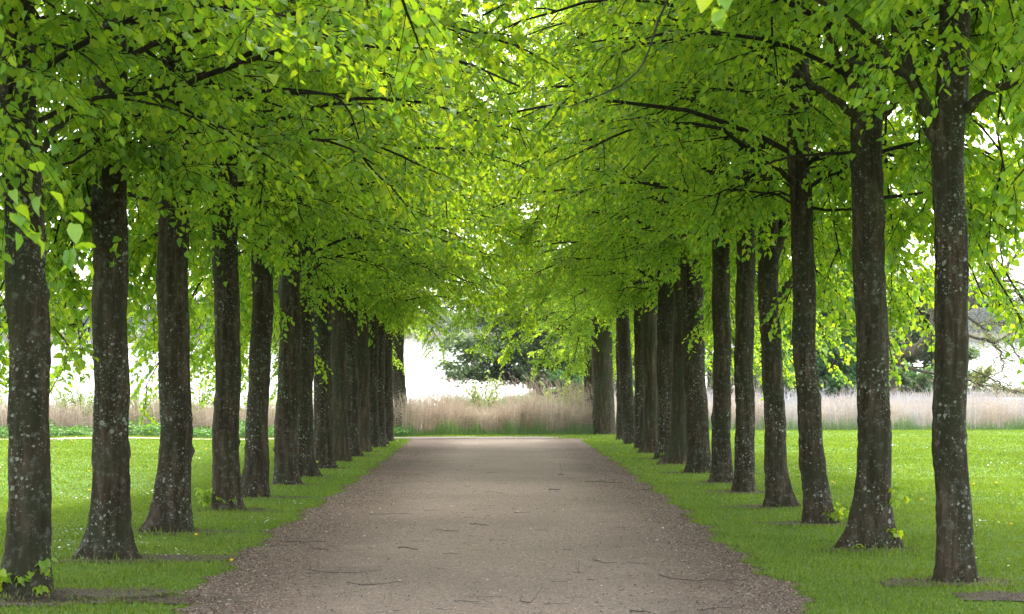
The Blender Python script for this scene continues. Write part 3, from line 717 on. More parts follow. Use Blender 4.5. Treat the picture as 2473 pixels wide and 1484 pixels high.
# ---------------------------------------------------------------- grass
def grass():
    rng = np.random.RandomState(77); P = []
    bands = [(9.5, 14, 1500), (14, 18, 1250), (18, 24, 850), (24, 32, 480), (32, 45, 260), (45, 60, 150), (60, 71, 110)]
    for y0, y1, dens in bands:
        hw = y1 * .317 * 1.18 + 1.2
        n = int(dens * (y1 - y0) * 2 * hw)
        p = np.stack([rng.uniform(-hw, hw, n), rng.uniform(y0, y1, n)], -1)
        P.append(p[np.abs(p[:, 0]) < p[:, 1] * .317 * 1.18 + 1.2])
    P = np.concatenate(P); x, y = P.T
    keep = (x < path_l(y) - rng.exponential(.02, len(x)) + .05) | (x > path_r(y) + rng.exponential(.02, len(x)) - .05) | (y > 57.25)
    keep &= y < shore(x) + .3
    a, b = cross_y(x)
    keep &= ~((y > a - .04) & (y < b + .04) & (x < 2.3))
    sparse = np.zeros(len(x), bool)
    for (sx, sy, rx, ry) in SOIL:
        q = ((x - sx) / rx) ** 2 + ((y - sy) / ry) ** 2
        keep &= ~((q < .42 + .30 * np.sin(x * 9 + 3 * np.sin(y * 7)) * np.sin(y * 13) + rng.normal(0, .22, len(x))) & (rng.uniform(0, 1, len(x)) > .10))
    lush = np.zeros(len(x))
    for t in T:
        q = (x - t['x']) ** 2 + (y - t['d']) ** 2
        keep &= q > (t['r'] * 1.05) ** 2
        lush = np.maximum(lush, np.exp(-(np.sqrt(q) - t['r'] * 1.5).clip(0) / .12) * (rng.uniform(0, 1, len(x)) < .35))
    x, y, lush = x[keep], y[keep], lush[keep]; n = len(x)
    cl = .5 + .25 * np.sin(x * 3.1 + 1.7 * np.sin(y * 2.3)) + .25 * np.sin(y * 4.1 + 2 * np.sin(x * 1.9))
    far = np.clip((y - 12) / 45, 0, 1)
    h = rng.uniform(.017, .038, n) * (.65 + .7 * cl) * (1 + .35 * far) * (1 + 1.8 * lush)
    w = rng.uniform(.0045, .0075, n) * (1 + 3.0 * far)
    az = rng.uniform(0, 2 * pi, n); lean = rng.uniform(.1, .9, n) * h; la = rng.uniform(0, 2 * pi, n)
    z = gz(x, y) - .004
    b0 = np.stack([x, y, z], -1); u = np.stack([np.cos(az), np.sin(az), 0 * az], -1) * w[:, None]
    mid = b0 + np.stack([np.cos(la) * lean * .35, np.sin(la) * lean * .35, h * .6], -1)
    tip = b0 + np.stack([np.cos(la) * lean, np.sin(la) * lean, h], -1)
    V = np.stack([b0 - u, b0 + u, mid + u * .6, tip, mid - u * .6], 1).reshape(-1, 3)
    i = np.arange(n)[:, None] * 5
    Q = i + np.array([[0, 1, 2, 4]]); Tr = i + np.array([[4, 2, 3]])
    slow = .5 + .5 * np.sin(x * .9 + 2 * np.sin(y * .45)) * np.sin(y * .7 + x * .3)
    tone = np.clip(rng.beta(2, 2.4, n) * .8 + .22 * slow - .02, 0, 1)
    dry = rng.uniform(0, 1, n) < .05; tone[dry] = rng.uniform(.85, 1, dry.sum())
    print('grass blades', n)
    o = link('grass', np_mesh('grass', V, [Q, Tr], M['grass'], {'tone': np.repeat(tone, 5)}))
    tag(o, 'short mown grass of the verges and lawns beside the path', None, None, 'stuff')
grass()

def pebbles():
    rng = np.random.RandomState(31); n = 42000
    y = 10 + 22 * rng.uniform(0, 1, n) ** 1.6; x = rng.uniform(-3, 3, n)
    edge = rng.uniform(0, 1, n) < .45
    sd = np.where(rng.uniform(0, 1, n) < .5, path_l(y) + rng.exponential(.35, n), path_r(y) - rng.exponential(.35, n))
    x = np.where(edge, sd, x)
    k = (x > path_l(y) + .02) & (x < path_r(y) - .02); x, y = x[k], y[k]; n = len(x)
    s = rng.uniform(.004, .012, n) * np.where(rng.uniform(0, 1, n) < .03, 2.0, 1)
    tv = np.array([[1, 0, 0], [0, 1, 0], [-1, 0, 0], [0, -1, 0], [0, 0, .7], [0, 0, -.5]], float)
    tf = np.array([[0, 1, 4], [1, 2, 4], [2, 3, 4], [3, 0, 4]])
    a = rng.uniform(0, 6.3, n); c, s_ = np.cos(a), np.sin(a)
    v = np.broadcast_to(tv[None], (n, 6, 3)) * rng.uniform(.6, 1.2, (n, 6, 1)) * s[:, None, None]
    V = np.stack([v[..., 0] * c[:, None] - v[..., 1] * s_[:, None] + x[:, None], v[..., 0] * s_[:, None] + v[..., 1] * c[:, None] + y[:, None], v[..., 2] + (gz(x, y) + .010)[:, None]], -1).reshape(-1, 3)
    Fc = (np.arange(n)[:, None, None] * 6 + tf[None]).reshape(-1, 3)
    tag(link('gravel', np_mesh('gravel', V, Fc, M['pebble'], {'tone': np.repeat(rng.beta(1.6, 2.2, n), 6)})), 'loose gravel and grit lying on the path', None, None, 'stuff')
pebbles()
def litter():
    rng = np.random.RandomState(33); X = []; Y = []
    n = 26000; y = 9.5 + 38 * rng.uniform(0, 1, n) ** 1.5
    left = rng.uniform(0, 1, n) < .5
    e = rng.exponential(.42, n) * (1 + .5 * np.sin(y * 1.1 + 5 * left))
    X.append(np.where(left, path_l(y) + e - .04, path_r(y) - e + .04)); Y.append(y)
    for (sx, sy, rx, ry) in SOIL:
        m = 420; a = rng.uniform(0, 2 * pi, m); q = rng.uniform(0, 1, m) ** .6
        X.append(sx + rx * q * np.cos(a)); Y.append(sy + ry * q * np.sin(a))
    x, y = np.concatenate(X), np.concatenate(Y); n = len(x)
    k = np.abs(x) < 12; x, y = x[k], y[k]; n = len(x)
    a = rng.uniform(0, 2 * pi, n); s = rng.uniform(.008, .022, n)
    D = np.stack([np.cos(a), np.sin(a), rng.normal(.1, .25, n)], -1); U = np.stack([rng.normal(0, .5, n), rng.normal(0, .5, n), np.ones(n)], -1)
    V, Fc = leaves(np.stack([x, y, gz(x, y) + .016], -1), D, U, s, SMALL_V, SMALL_F)
    tag(link('leaf_litter', np_mesh('leaf_litter', V, Fc, M['litter'], {'tone': np.repeat(rng.uniform(0, 1, n), 4)})), 'brown bud scales and leaf litter along the path edges and trunk feet', None, None, 'stuff')
litter()

# ---------------------------------------------------------------- fallen twigs
def px_ground(px, py):
    d = 6618.0 / max(py - 944.0, 40); return (px - 1222) * d / F, d
def twig_mesh(P, r0, r1, seed, forks=()):
    rng = np.random.RandomState(seed); acc = Acc()
    P = np.asarray(P, float); n = 10
    Q = smooth_pts(P, n); Q[:, :2] += rng.normal(0, .006, (n, 2)); Q[:, 2] += np.abs(rng.normal(0, .004, n))
    acc.add(*tubes(Q[None], (np.linspace(r0, r1, n) * rng.uniform(.8, 1.2, n))[None], 5))
    for fk in forks:
        Q = smooth_pts(fk, 6); acc.add(*tubes(Q[None], np.linspace(r0 * .75, r1, 6)[None], 5))
    return acc.mesh('fallen_twig', M['twig'], smooth=True)
def gp(px, py, up=0.):
    x, d = px_ground(px, py); return np.array([x, d, float(gz(x, d)) + .018 + up])
TG = 'dead twigs fallen on the path'
def twig(label, pts, r0, r1, seed, forks=()):
    P = [gp(*p) for p in pts]; o0 = P[0].copy()
    fk = [[gp(*p) - o0 for p in f] for f in forks]
    o = link('fallen_twig', twig_mesh([p - o0 for p in P], r0 * .62, r1 * .5, seed, fk)); o.location = o0
    tag(o, label, 'twig', TG)
twig('long thin dead twig lying across the left part of the path, gently bowed', [(742, 1380), (790, 1386), (830, 1387), (880, 1385), (925, 1380)], .007, .004, 1)
twig('thin branched dead twig just below the long bowed one on the left of the path', [(838, 1410), (880, 1416), (920, 1414), (975, 1409)], .006, .004, 2, [[(900, 1415), (890, 1404), (884, 1396, .03)]])
twig('hooked dead twig with upturned end near the bottom centre of the path', [(1253, 1456), (1270, 1459), (1285, 1459), (1296, 1450, .03), (1309, 1441, .06)], .007, .004, 3, [[(1256, 1456), (1260, 1450, .03)]])
twig('forked dark branchlet standing up at the right edge of the gravel', [(1590, 1393), (1630, 1402), (1675, 1408), (1720, 1404), (1752, 1414)], .008, .006, 4, [[(1752, 1416), (1760, 1402, .05), (1769, 1387, .12)], [(1745, 1406), (1765, 1404), (1784, 1405)]])
twig('straight dead twig at the bottom edge of the path, right of centre', [(1688, 1480), (1720, 1475), (1745, 1472), (1768, 1474)], .007, .004, 5)
twig('thick short dead twig at the very bottom of the path, below the hooked one', [(1520, 1481), (1545, 1482), (1570, 1484)], .010, .008, 6)
twig('small spiky dead twig with upright tines right of the path centre', [(1382, 1386), (1398, 1388), (1411, 1386)], .005, .003, 7, [[(1396, 1387), (1389, 1374, .06)], [(1396, 1387), (1398, 1368, .09)]])
twig('crooked dead twig on the right half of the path, lumpy with buds', [(1432, 1354), (1445, 1360), (1462, 1364), (1490, 1362)], .008, .004, 8, [[(1440, 1357), (1436, 1351, .03)]])
twig('knobbly dead twig lying in the left middle of the path', [(962, 1326), (980, 1325), (995, 1329), (1010, 1331)], .009, .005, 9)
twig('short straight black twig in the middle of the path', [(1133, 1269), (1155, 1270), (1178, 1272)], .009, .007, 10)
twig('slightly bent twig left of the short straight black one', [(1050, 1281), (1075, 1285), (1108, 1286)], .006, .005, 11)
twig('reddish long straight twig at the left, thin as a wire', [(892, 1245), (945, 1245), (1000, 1244)], .006, .004, 12)
twig('pair of crossed thin twigs by the left litter edge', [(693, 1311), (740, 1313), (788, 1312)], .007, .004, 13, [[(720, 1312), (755, 1309), (780, 1310)]])
twig('dead twig with a side spur beneath the crossed pair on the left', [(746, 1326), (770, 1330), (796, 1333)], .007, .004, 14, [[(765, 1329), (785, 1326)]])
twig('pale thin twig near the bottom edge, left of the hooked one', [(1124, 1444), (1160, 1447), (1203, 1446)], .004, .003, 15, [[(1150, 1446), (1170, 1455), (1190, 1462)]])
twig('little upright twig standing alone far up the path on the right', [(1348, 1149), (1362, 1148)], .012, .008, 16, [[(1356, 1148), (1354, 1140, .06), (1352, 1135, .12)]])
twig('short black twig far up the path, right of centre', [(1324, 1184), (1340, 1185), (1353, 1184)], .013, .010, 17)
twig('short twig against the right grass edge midway along', [(1548, 1185), (1560, 1185), (1571, 1184)], .010, .007, 18)
twig('long wiry twig across the right of the path midway along', [(1411, 1165), (1450, 1166), (1480, 1168), (1510, 1168)], .008, .005, 19)
twig('small bent twig just inside the right litter edge', [(1643, 1362), (1660, 1361), (1677, 1358)], .005, .003, 20)
twig('small Y-shaped twig above the spiky one', [(1361, 1332), (1372, 1332), (1382, 1330)], .005, .003, 21, [[(1374, 1331), (1380, 1324, .04)]])
twig('long branch on the grass at the left edge of the far path', [(855, 1098), (890, 1099), (920, 1101)], .014, .008, 22)
rt = np.random.RandomState(8)
for j in range(60):
    d = 12.3 + 26 * rt.uniform() ** 1.5
    x = rt.uniform(-2.5, 2.3); L = rt.uniform(.06, .24); a = rt.normal(0, .6)
    P = []
    for f in (-.5, -.1, .25, .5):
        xx, yy = x + L * f * cos(a), d + L * f * sin(a) * 1.5 + rt.normal(0, .02)
        P.append(np.array([xx, yy, float(gz(xx, yy)) + .014]))
    o0 = P[0].copy()
    o = link('fallen_twig', twig_mesh([p - o0 for p in P], rt.uniform(.0015, .003), .001, 900 + j)); o.location = o0
    tag(o, 'small thin dead twig scattered on the gravel of the path', 'twig', TG)

# ---------------------------------------------------------------- flowers in the grass
def daisies():
    rng = np.random.RandomState(41); C = []
    for (px, py, n, s) in [(20, 1115, 60, .8), (60, 1118, 40, .6), (110, 1310, 25, .5), (185, 1330, 30, .5), (300, 1330, 26, .5), (215, 1150, 30, .8), (330, 1190, 30, .7), (180, 1285, 20, .5), (430, 1350, 16, .25),
                           (130, 1065, 50, 1.5), (640, 1265, 12, .3), (600, 1095, 40, 1.5), (2420, 1130, 24, .7), (2380, 1275, 14, .3), (2130, 1080, 26, 1.2), (2300, 1085, 20, 1.5), (2440, 1200, 12, .4), (2385, 1370, 10, .2), (1990, 1140, 18, .8), (700, 1225, 8, .25)]:
        x, d = px_ground(px, py)
        C.append(np.stack([x + rng.normal(0, s * .5, n), d + rng.normal(0, s * .9, n)], -1))
    P = np.concatenate(C); n = len(P); x, y = P.T
    s = rng.uniform(.011, .017, n) * (1 + np.clip((y - 18) / 50, 0, .7)); a = np.arange(8) * pi / 4
    tx, ty = rng.normal(0, .3, n), rng.normal(-.25, .3, n)
    ring = np.stack([np.cos(a), np.sin(a)], -1)
    R = s[:, None, None] * ring[None] * np.where(np.arange(8) % 2 == 0, 1, .8)[None, :, None]
    z = gz(x, y) + rng.uniform(.05, .085, n)
    V = np.stack([x[:, None] + R[..., 0], y[:, None] + R[..., 1], z[:, None] + R[..., 0] * tx[:, None] + R[..., 1] * ty[:, None]], -1)
    cen = np.stack([x, y, z + .003], -1)[:, None]
    V = np.concatenate([V, cen], 1).reshape(-1, 3)
    k = np.arange(8); tf = np.stack([k, (k + 1) % 8, np.full(8, 8)], -1)
    Fc = (np.arange(n)[:, None, None] * 9 + tf[None]).reshape(-1, 3)
    tag(link('daisies', np_mesh('daisies', V, Fc, M['daisy'])), 'drifts of tiny white daisies in the lawn grass', None, None, 'stuff')
daisies()
def dandelion_meshes():
    a = np.arange(12) * pi / 6; V = [[0, 0, .012]]
    for r, z in ((.014, .010), (.019, .0), (.010, -.008)):
        for j, t in enumerate(a): V.append([r * cos(t) * (1 if j % 2 else .86), r * sin(t) * (1 if j % 2 else .86), z])
    k = np.arange(12); k2 = (k + 1) % 12
    Tq = np.stack([np.zeros(12, int), 1 + k, 1 + k2], -1)
    Q = np.concatenate([np.stack([1 + b * 12 + k, 1 + (b + 1) * 12 + k, 1 + (b + 1) * 12 + k2, 1 + b * 12 + k2], -1) for b in range(2)])
    head = np_mesh('dandelion_head', V, [Tq, Q], M['dandelion'])
    Vs, Qs = tubes(np.array([[[0, 0, 0], [.004, 0, .04], [0, 0, .075]]]), np.full((1, 3), .002), 5)
    return head, np_mesh('dandelion_stem', Vs, Qs, M['stem'])
dh, ds = dandelion_meshes()
for j, (px, py) in enumerate([(475, 1307), (216, 1122), (218, 1145), (175, 1075), (300, 1093), (2320, 1100), (2405, 1178), (2350, 1185), (2440, 1285), (1850, 1100), (2225, 1222), (1870, 1212), (1960, 1115), (700, 1120), (500, 1090), (640, 1078), (2290, 1250), (2060, 1300), (560, 1370), (2010, 1180)]):
    x, d = px_ground(px, py)
    root = empty('dandelion', (x, d, float(gz(x, d))), j * 1.1)
    s = 1 + np.clip((d - 16) / 30, 0, .8); root.scale = (s, s, s)
    tag(root, 'yellow dandelion flower in the short lawn grass', 'flower', 'dandelions dotted over the lawns')
    h = link('flower_head', dh, root, (0, 0, .075)); link('stem', ds, root)

# ---------------------------------------------------------------- reeds, nettles, willows
def reeds():
    rng = np.random.RandomState(51); acc = Acc()
    # stalks: (x range, depth behind the shore, count, height, tone range, plume share)
    sets = [(-3.9, -1.5, (.4, 6.5), 1000, (1.0, 1.7), (.30, .68), .10), (-1.6, 4.2, (.3, 7.5), 5200, (.8, 1.42), (.28, .70), .05),
            (-.2, 3.2, (1.5, 5), 190, (1.7, 2.25), (.3, .6), .9), (-3.6, -.3, (3, 7), 110, (2.1, 2.5), (.3, .55), .9), (2.6, 4.6, (1, 5), 150, (1.9, 2.3), (.3, .6), .8),
            (-3.5, 4.2, (20, 30), 2200, (1.15, 1.45), (.0, .5), .02),
            (-24, -3.7, (1.2, 8), 8000, (1.0, 1.7), (.28, .70), .04), (4.0, 27, (.3, 9), 10000, (.9, 1.5), (.40, 1.0), .03), (4.0, 27, (9, 24), 6000, (1.2, 1.7), (.74, 1.0), .03),
            (5, 27, (.2, 6), 300, (1.7, 2.1), (.76, 1.0), .5), (9, 11.5, (1, 5), 30, (2.0, 2.3), (.3, .6), 1.)]
    for (x0, x1, dr, n, hr, tr, pl) in sets:
        x = rng.uniform(x0, x1, n); y = shore(x) + dr[0] + (dr[1] - dr[0]) * rng.uniform(0, 1, n) ** 1.3
        h = rng.uniform(*hr, n) * (.9 + .12 * np.sin(x * 1.3) + .06 * np.sin(x * 4.1 + y))
        z = np.maximum(gz(x, y), WATER - .15)
        az = rng.normal(.2, 1.0, n) + np.where(rng.uniform(0, 1, n) < .5, 0, pi); le = np.abs(rng.normal(.10, .16, n)) * h
        ta = rng.uniform(0, 1, n)
        lean3 = np.stack([np.cos(az) * le, np.sin(az) * le, 0 * le], -1)
        b = np.stack([x, y, z], -1); up = np.stack([0 * h, 0 * h, h], -1)
        t = np.array([0, .5, 1.]); P = b[:, None] + lean3[:, None] * (t ** 1.6)[None, :, None] + up[:, None] * t[None, :, None]
        w = rng.uniform(.006, .016, n)[:, None] * np.array([1., .85, .4])[None]
        ph = rng.uniform(0, 2 * pi, n); u = np.stack([np.cos(ph), np.sin(ph) * .5, 0 * ph], -1)
        V = np.stack([P - u[:, None] * w[..., None], P + u[:, None] * w[..., None]], 2).reshape(-1, 3)
        i = np.arange(n)[:, None] * 6
        Q = np.concatenate([i + np.array([[0, 1, 3, 2]]), i + np.array([[2, 3, 5, 4]])])
        tone = tr[0] + (tr[1] - tr[0]) * np.clip(ta * .7 + .3 * (.5 + .5 * np.sin(x * 3.7 + 2 * np.sin(x * 1.3))), 0, 1)
        acc.add(V, Q, np.repeat(tone, 6))
        # blades
        m = 2; f = rng.uniform(.3, .85, (n, m)); bs = b[:, None] + lean3[:, None] * (f ** 1.6)[..., None] + up[:, None] * f[..., None]
        ba = rng.normal(.3, .9, (n, m)) + np.where(rng.uniform(0, 1, (n, m)) < .35, pi, 0); bl = rng.uniform(.22, .55, (n, m))
        D = np.stack([np.cos(ba) * .8, np.sin(ba) * .5, rng.normal(.35, .5, (n, m))], -1)
        tip = bs + norm(D) * bl[..., None]; ww = rng.uniform(.007, .016, (n, m))[..., None] * np.array([0, 0, 1.])
        V = np.stack([bs - ww, bs + ww, tip], 2).reshape(-1, 3)
        acc.add(V, (np.arange(n * m)[:, None] * 3 + np.array([[0, 1, 2]])), np.repeat(np.repeat(tone, m) + rng.normal(0, .03, n * m), 3))
        # plumes: drooping feathery heads
        k = rng.uniform(0, 1, n) < pl; q = int(k.sum())
        if q:
            tipp = P[k, 2]; hairs = 12
            s = np.linspace(0, 1, hairs)[None]; L = rng.uniform(.20, .32, q)[:, None]
            dirx = rng.uniform(-1.0, -.3, q)[:, None]
            cx_ = tipp[:, None] + np.stack([dirx * L * s * .55, 0 * s * L, L * s * (1.0 - .35 * s)], -1)
            D = np.stack([dirx * .6 + rng.normal(0, .35, (q, hairs)), rng.normal(0, .35, (q, hairs)), .45 + rng.normal(0, .3, (q, hairs))], -1)
            ln = (.045 + .06 * np.sin(pi * np.clip(s * .9 + .1, 0, 1))) * np.ones((q, 1))
            tip2 = cx_ + norm(D) * ln[..., None]; wv_ = np.stack([0 * ln, 0 * ln, .007 + 0 * ln], -1)
            V = np.stack([cx_ - wv_, cx_ + wv_, tip2], 2).reshape(-1, 3)
            acc.add(V, np.arange(q * hairs)[:, None] * 3 + np.array([[0, 1, 2]]), np.repeat(rng.uniform(.28, .6, q * hairs), 3))
    # fresh green blades at the foot of the bed
    for (x0, x1, n, hr) in [(-4, 4.4, 3600, (.25, .75)), (4, 27, 5200, (.3, .75)), (-24, -4, 800, (.2, .5))]:
        x = rng.uniform(x0, x1, n); cl = np.sin(x * 2.3) + np.sin(x * 5.1 + 1) ; y = shore(x) + rng.uniform(-.1, 1.6, n)
        h = rng.uniform(*hr, n) * (.7 + .3 * np.clip(cl, -1, 1.3)); b = np.stack([x, y, gz(x, y)], -1)
        a = rng.uniform(0, 2 * pi, n); w = np.stack([.011 + 0 * x, 0 * x, 0 * x], -1)
        tip = b + np.stack([np.cos(a) * h * .3, np.sin(a) * h * .3, h], -1)
        acc.add(np.stack([b - w, b + w, tip], 1).reshape(-1, 3), np.arange(n)[:, None] * 3 + np.array([[0, 1, 2]]), np.repeat(rng.uniform(0, .22, n), 3))
    tag(link('reeds', acc.mesh('reeds', M['reed'])), 'bed of dry tan and grey reeds along the lake shore', None, None, 'stuff')
reeds()

def nettles():
    rng = np.random.RandomState(61); n = 15000
    x = rng.uniform(-24, -3.6, n); y = shore(x) - .3 + 1.9 * rng.uniform(0, 1, n)
    top = .30 + .16 * np.sin(x * 1.7) + .10 * np.sin(x * 4.3 + 1) + .12 * (y - shore(x))
    z = gz(x, y) + np.clip(top, .06, .7) * rng.uniform(.0, 1, n) ** .6
    a = rng.uniform(0, 2 * pi, n)
    V, Fc = leaves(np.stack([x, y, z], -1), np.stack([np.cos(a), np.sin(a), rng.normal(-.2, .4, n)], -1), np.stack([rng.normal(0, .4, n), rng.normal(0, .4, n), np.ones(n)], -1), rng.uniform(.06, .13, n), SMALL_V, SMALL_F)
    tag(link('nettles', np_mesh('nettles', V, Fc, M['nettle'], {'tone': np.repeat(rng.uniform(0, 1, n), 4)})), 'low green nettles in front of the left reeds', None, None, 'stuff')
nettles()

def bush(name, loc, h, spread, nst, label, cat, group, seed, leafm, size=(.05, .09), perleaf=9):
    """many-stemmed shrub: stems with leaves up their length"""
    rng = np.random.RandomState(seed)
    root = empty(name, loc); tag(root, label, cat, group)
    a = rng.uniform(0, 2 * pi, nst); d0 = norm(np.stack([np.cos(a) * spread, np.sin(a) * spread, np.ones(nst)], -1))
    P = polyline(rng.normal(0, .08, (nst, 3)) * [1, 1, 0], d0, h * rng.uniform(.65, 1.05, nst), 8, np.full(nst, .05), .12, rng)
    S2 = side_shoots(P, 6, .3, (.18 * h, .32 * h), (.4, .9), (-.3, .2), .1, 4, rng, .5)
    acc = Acc(); acc.add(*tubes(P, np.linspace(.014, .004, 8)[None] * np.ones((nst, 1)), 5)); acc.add(*tubes(S2, np.linspace(.005, .002, 4)[None] * np.ones((len(S2), 1)), 3))
    link('stems', acc.mesh('bush_stems', M['branch'], smooth=True), root)
    lv = [leaf_on(S2, perleaf, rng, *size), leaf_on(P, perleaf, rng, *size, .4)]
    b, D, up, sz, tone = [np.concatenate([l[k] for l in lv]) for k in range(5)]
    V, Fc = leaves(b, D, up, sz, SMALL_V, SMALL_F)
    link('foliage', np_mesh('bush_leaves', V, Fc, M[leafm], {'tone': np.repeat(tone, 4)}), root)
    return root
def place(px, d): 
    x = (px - 1222) * d / F; return (x, d, max(float(gz(x, d)), WATER - .05))
WG = 'willow saplings among the reeds'
for j, (px, d, h, lab) in enumerate([
        (10, 62.5, 2.1, 'pale willow sapling among the reeds at the left edge, before the nearest trunk'),
        (168, 63, 2.55, 'tallest pale willow sapling between the first two whole trunks on the left'),
        (200, 62.2, 1.9, 'shorter willow sapling against the second whole trunk on the left'),
        (335, 63, 2.2, 'willow sapling in the reeds right of the second whole left trunk'),
        (365, 62.6, 2.0, 'willow sapling in the reeds touching the third whole left trunk'),
        (492, 63, 2.1, 'willow sapling in the reeds between the third and fourth whole left trunks'),
        (590, 63, 2.0, 'willow sapling in the narrow gap before the fifth whole left trunk'),
        (1172, 67, 2.45, 'bright green sapling left of centre, standing alone before the white water'),
        (1352, 67.5, 2.3, 'bright green sapling right of the tall reed plumes'),
        (1402, 67, 2.35, 'yellow green sapling touching the broad old lime at the path end')]):
    bush('willow_sapling', place(px, d), h, .30, 11, lab, 'shrub', WG, 400 + j, 'willow_leaf', (.07, .12) if px < 700 else (.09, .15), 8)

# ---------------------------------------------------------------- trees across the inlet
def big_tree(name, loc, H, trunk_r, lay, leafm, label, seed, nsec=9, size=(.2, .36), group=None, barkm='oak_bark', trunk_pts=None, nleaf=9, per_tw=8):
    """lay: list of (height, azimuth, length, rise, droop, radius)"""
    rng = np.random.RandomState(seed); root = empty(name, loc); tag(root, label, 'tree', group)
    tp = trunk_pts or [(0, 0, -.6), (rng.normal(0, .1), 0, H * .3), (rng.normal(0, .25), rng.normal(0, .2), H * .6), (rng.normal(0, .4), 0, H * .95)]
    link('trunk', limb_mesh('tree_trunk', tp, trunk_r, trunk_r * .25, M[barkm], seed, 18, 12), root)
    K = 9; t = np.linspace(0, 1, K); Ps = []; R = []
    TP = smooth_pts(tp, 40)
    for (h, az, L, rise, droop, r) in lay:
        c = TP[np.argmin(np.abs(TP[:, 2] - h))]
        w = np.cumsum(rng.normal(0, .045, (K, 3)), 0) * L / 2.2; w -= w[:1]
        P = np.stack([c[0] + cos(az) * L * t, c[1] + sin(az) * L * t, c[2] + L * (rise * t - droop * t ** 2)], -1) + w * t[:, None]
        Ps.append(P); R.append(r * (1 - .85 * t) + .012)
    P = np.array(Ps); R = np.array(R)
    sec = side_shoots(P, nsec, .2, (.22 * P.shape[0] ** 0 * np.mean([l[2] for l in lay]), .42 * np.mean([l[2] for l in lay])), (.4, 1.0), (-.1, .3), .14, 6, rng, .22)
    tw = side_shoots(sec, per_tw, .2, (.4, 1.0), (.4, 1.1), (-.1, .3), .12, 4, rng, .25)
    acc = Acc(); acc.add(*tubes(P, R, 6)); acc.add(*tubes(sec, np.linspace(.035, .012, 6)[None] * np.ones((len(sec), 1)), 4)); acc.add(*tubes(tw, np.linspace(.011, .006, 4)[None] * np.ones((len(tw), 1)), 3))
    link('branches', acc.mesh('tree_branches', M[barkm], smooth=True), root)
    lv = [leaf_on(tw, nleaf, rng, *size)]
    if nleaf > 4: lv.append(leaf_on(sec, nleaf, rng, *size, .3))
    b, D, up, sz, tone = [np.concatenate([l[k] for l in lv]) for k in range(5)]
    D[:, 2] *= .5; b = b + rng.normal(0, .16, b.shape)
    V, Fc = leaves(b, D, up, sz, SMALL_V, SMALL_F)
    link('crown', np_mesh('tree_crown', V, Fc, M[leafm], {'tone': np.repeat(tone, 4)}), root)
    return root
def lay_round(rng, h0, h1, n, L, rise, droop, r=.08, top=.4):
    out = []
    for k in range(n):
        u = (k + rng.uniform()) / n; h = h0 + (h1 - h0) * u
        out.append((h, k * 2.4 + rng.uniform(-.4, .4), L * (1 - (1 - top) * u) * rng.uniform(.8, 1.15), rng.uniform(*rise), rng.uniform(*droop), r))
    return out
rb = np.random.RandomState(91)
BG = 'trees on the far side of the inlet'
# dark spreading tree reaching left over the water
lay = [(h, pi + rb.uniform(-.5, .5), L, .12, rb.uniform(.05, .2), .11) for h, L in ((.9, 5.6), (1.3, 7.0), (1.7, 7.9), (2.1, 6.4), (2.5, 8.2), (2.9, 7.0), (3.4, 8.2), (4.0, 7.0), (4.7, 7.8), (5.4, 6.6), (6.4, 6.4), (7.6, 5.6))] + lay_round(rb, 2.4, 10, 18, 5.5, (.1, .3), (.05, .2), .10)
big_tree('spreading_tree', place(1352, 116), 11, .38, lay, 'dark_leaf', 'dark spreading tree beyond the reeds, flat branches reaching left over the lake', 501, 11, (.20, .36), BG)
big_tree('evergreen_tree', place(1400, 119), 10, .3, lay_round(rb, .8, 9.5, 40, 2.6, (-.1, .2), (.0, .2), .05, .3), 'dark_leaf', 'dense dark bushy tree behind the tall reed plumes, just left of the broad old lime', 502, 8, (.20, .36), BG)
for j, (px, lab, lm) in enumerate([(1300, 'slim dark tree behind the tallest reed plumes', 'dark_leaf'), (1462, 'dark tree hidden mostly behind the broad old lime', 'dark_leaf'),
        (1560, 'dark tree glimpsed between the curved and the olive trunks on the right', 'dark_leaf'), (1715, 'shady green tree glimpsed beside the thickest middle trunk on the right', 'green_leaf'), (1835, 'shady green tree glimpsed between the fourth and fifth right trunks', 'green_leaf')]):
    big_tree('lakeside_tree', place(px, 117 + j), 12, .24, lay_round(rb, .5, 11.5, 26, 3.0, (.0, .4), (.05, .25), .06, .4), lm, lab, 510 + j, 8, (.20, .36), BG)
big_tree('hornbeam_tree', place(2010, 112), 12, .34, lay_round(rb, .4, 11.5, 50, 4.0, (.0, .4), (.1, .45), .08, .5), 'green_leaf', 'rich green leafy tree beyond the reeds between the second and third right trunks', 520, 9, (.20, .36), BG)
big_tree('hornbeam_tree', place(1945, 118), 10, .3, lay_round(rb, .6, 9.5, 40, 3.4, (.0, .4), (.1, .45), .08, .5), 'green_leaf', 'lower green tree pressed behind the third right trunk', 521, 9, (.20, .36), BG)
big_tree('alder_tree', place(2235, 121), 9, .25, lay_round(rb, .8, 8.6, 40, 3.2, (.0, .3), (.05, .3), .07, .5), 'dark_leaf', 'dull green bushy tree seen between the first and second right trunks', 522, 9, (.20, .36), BG)
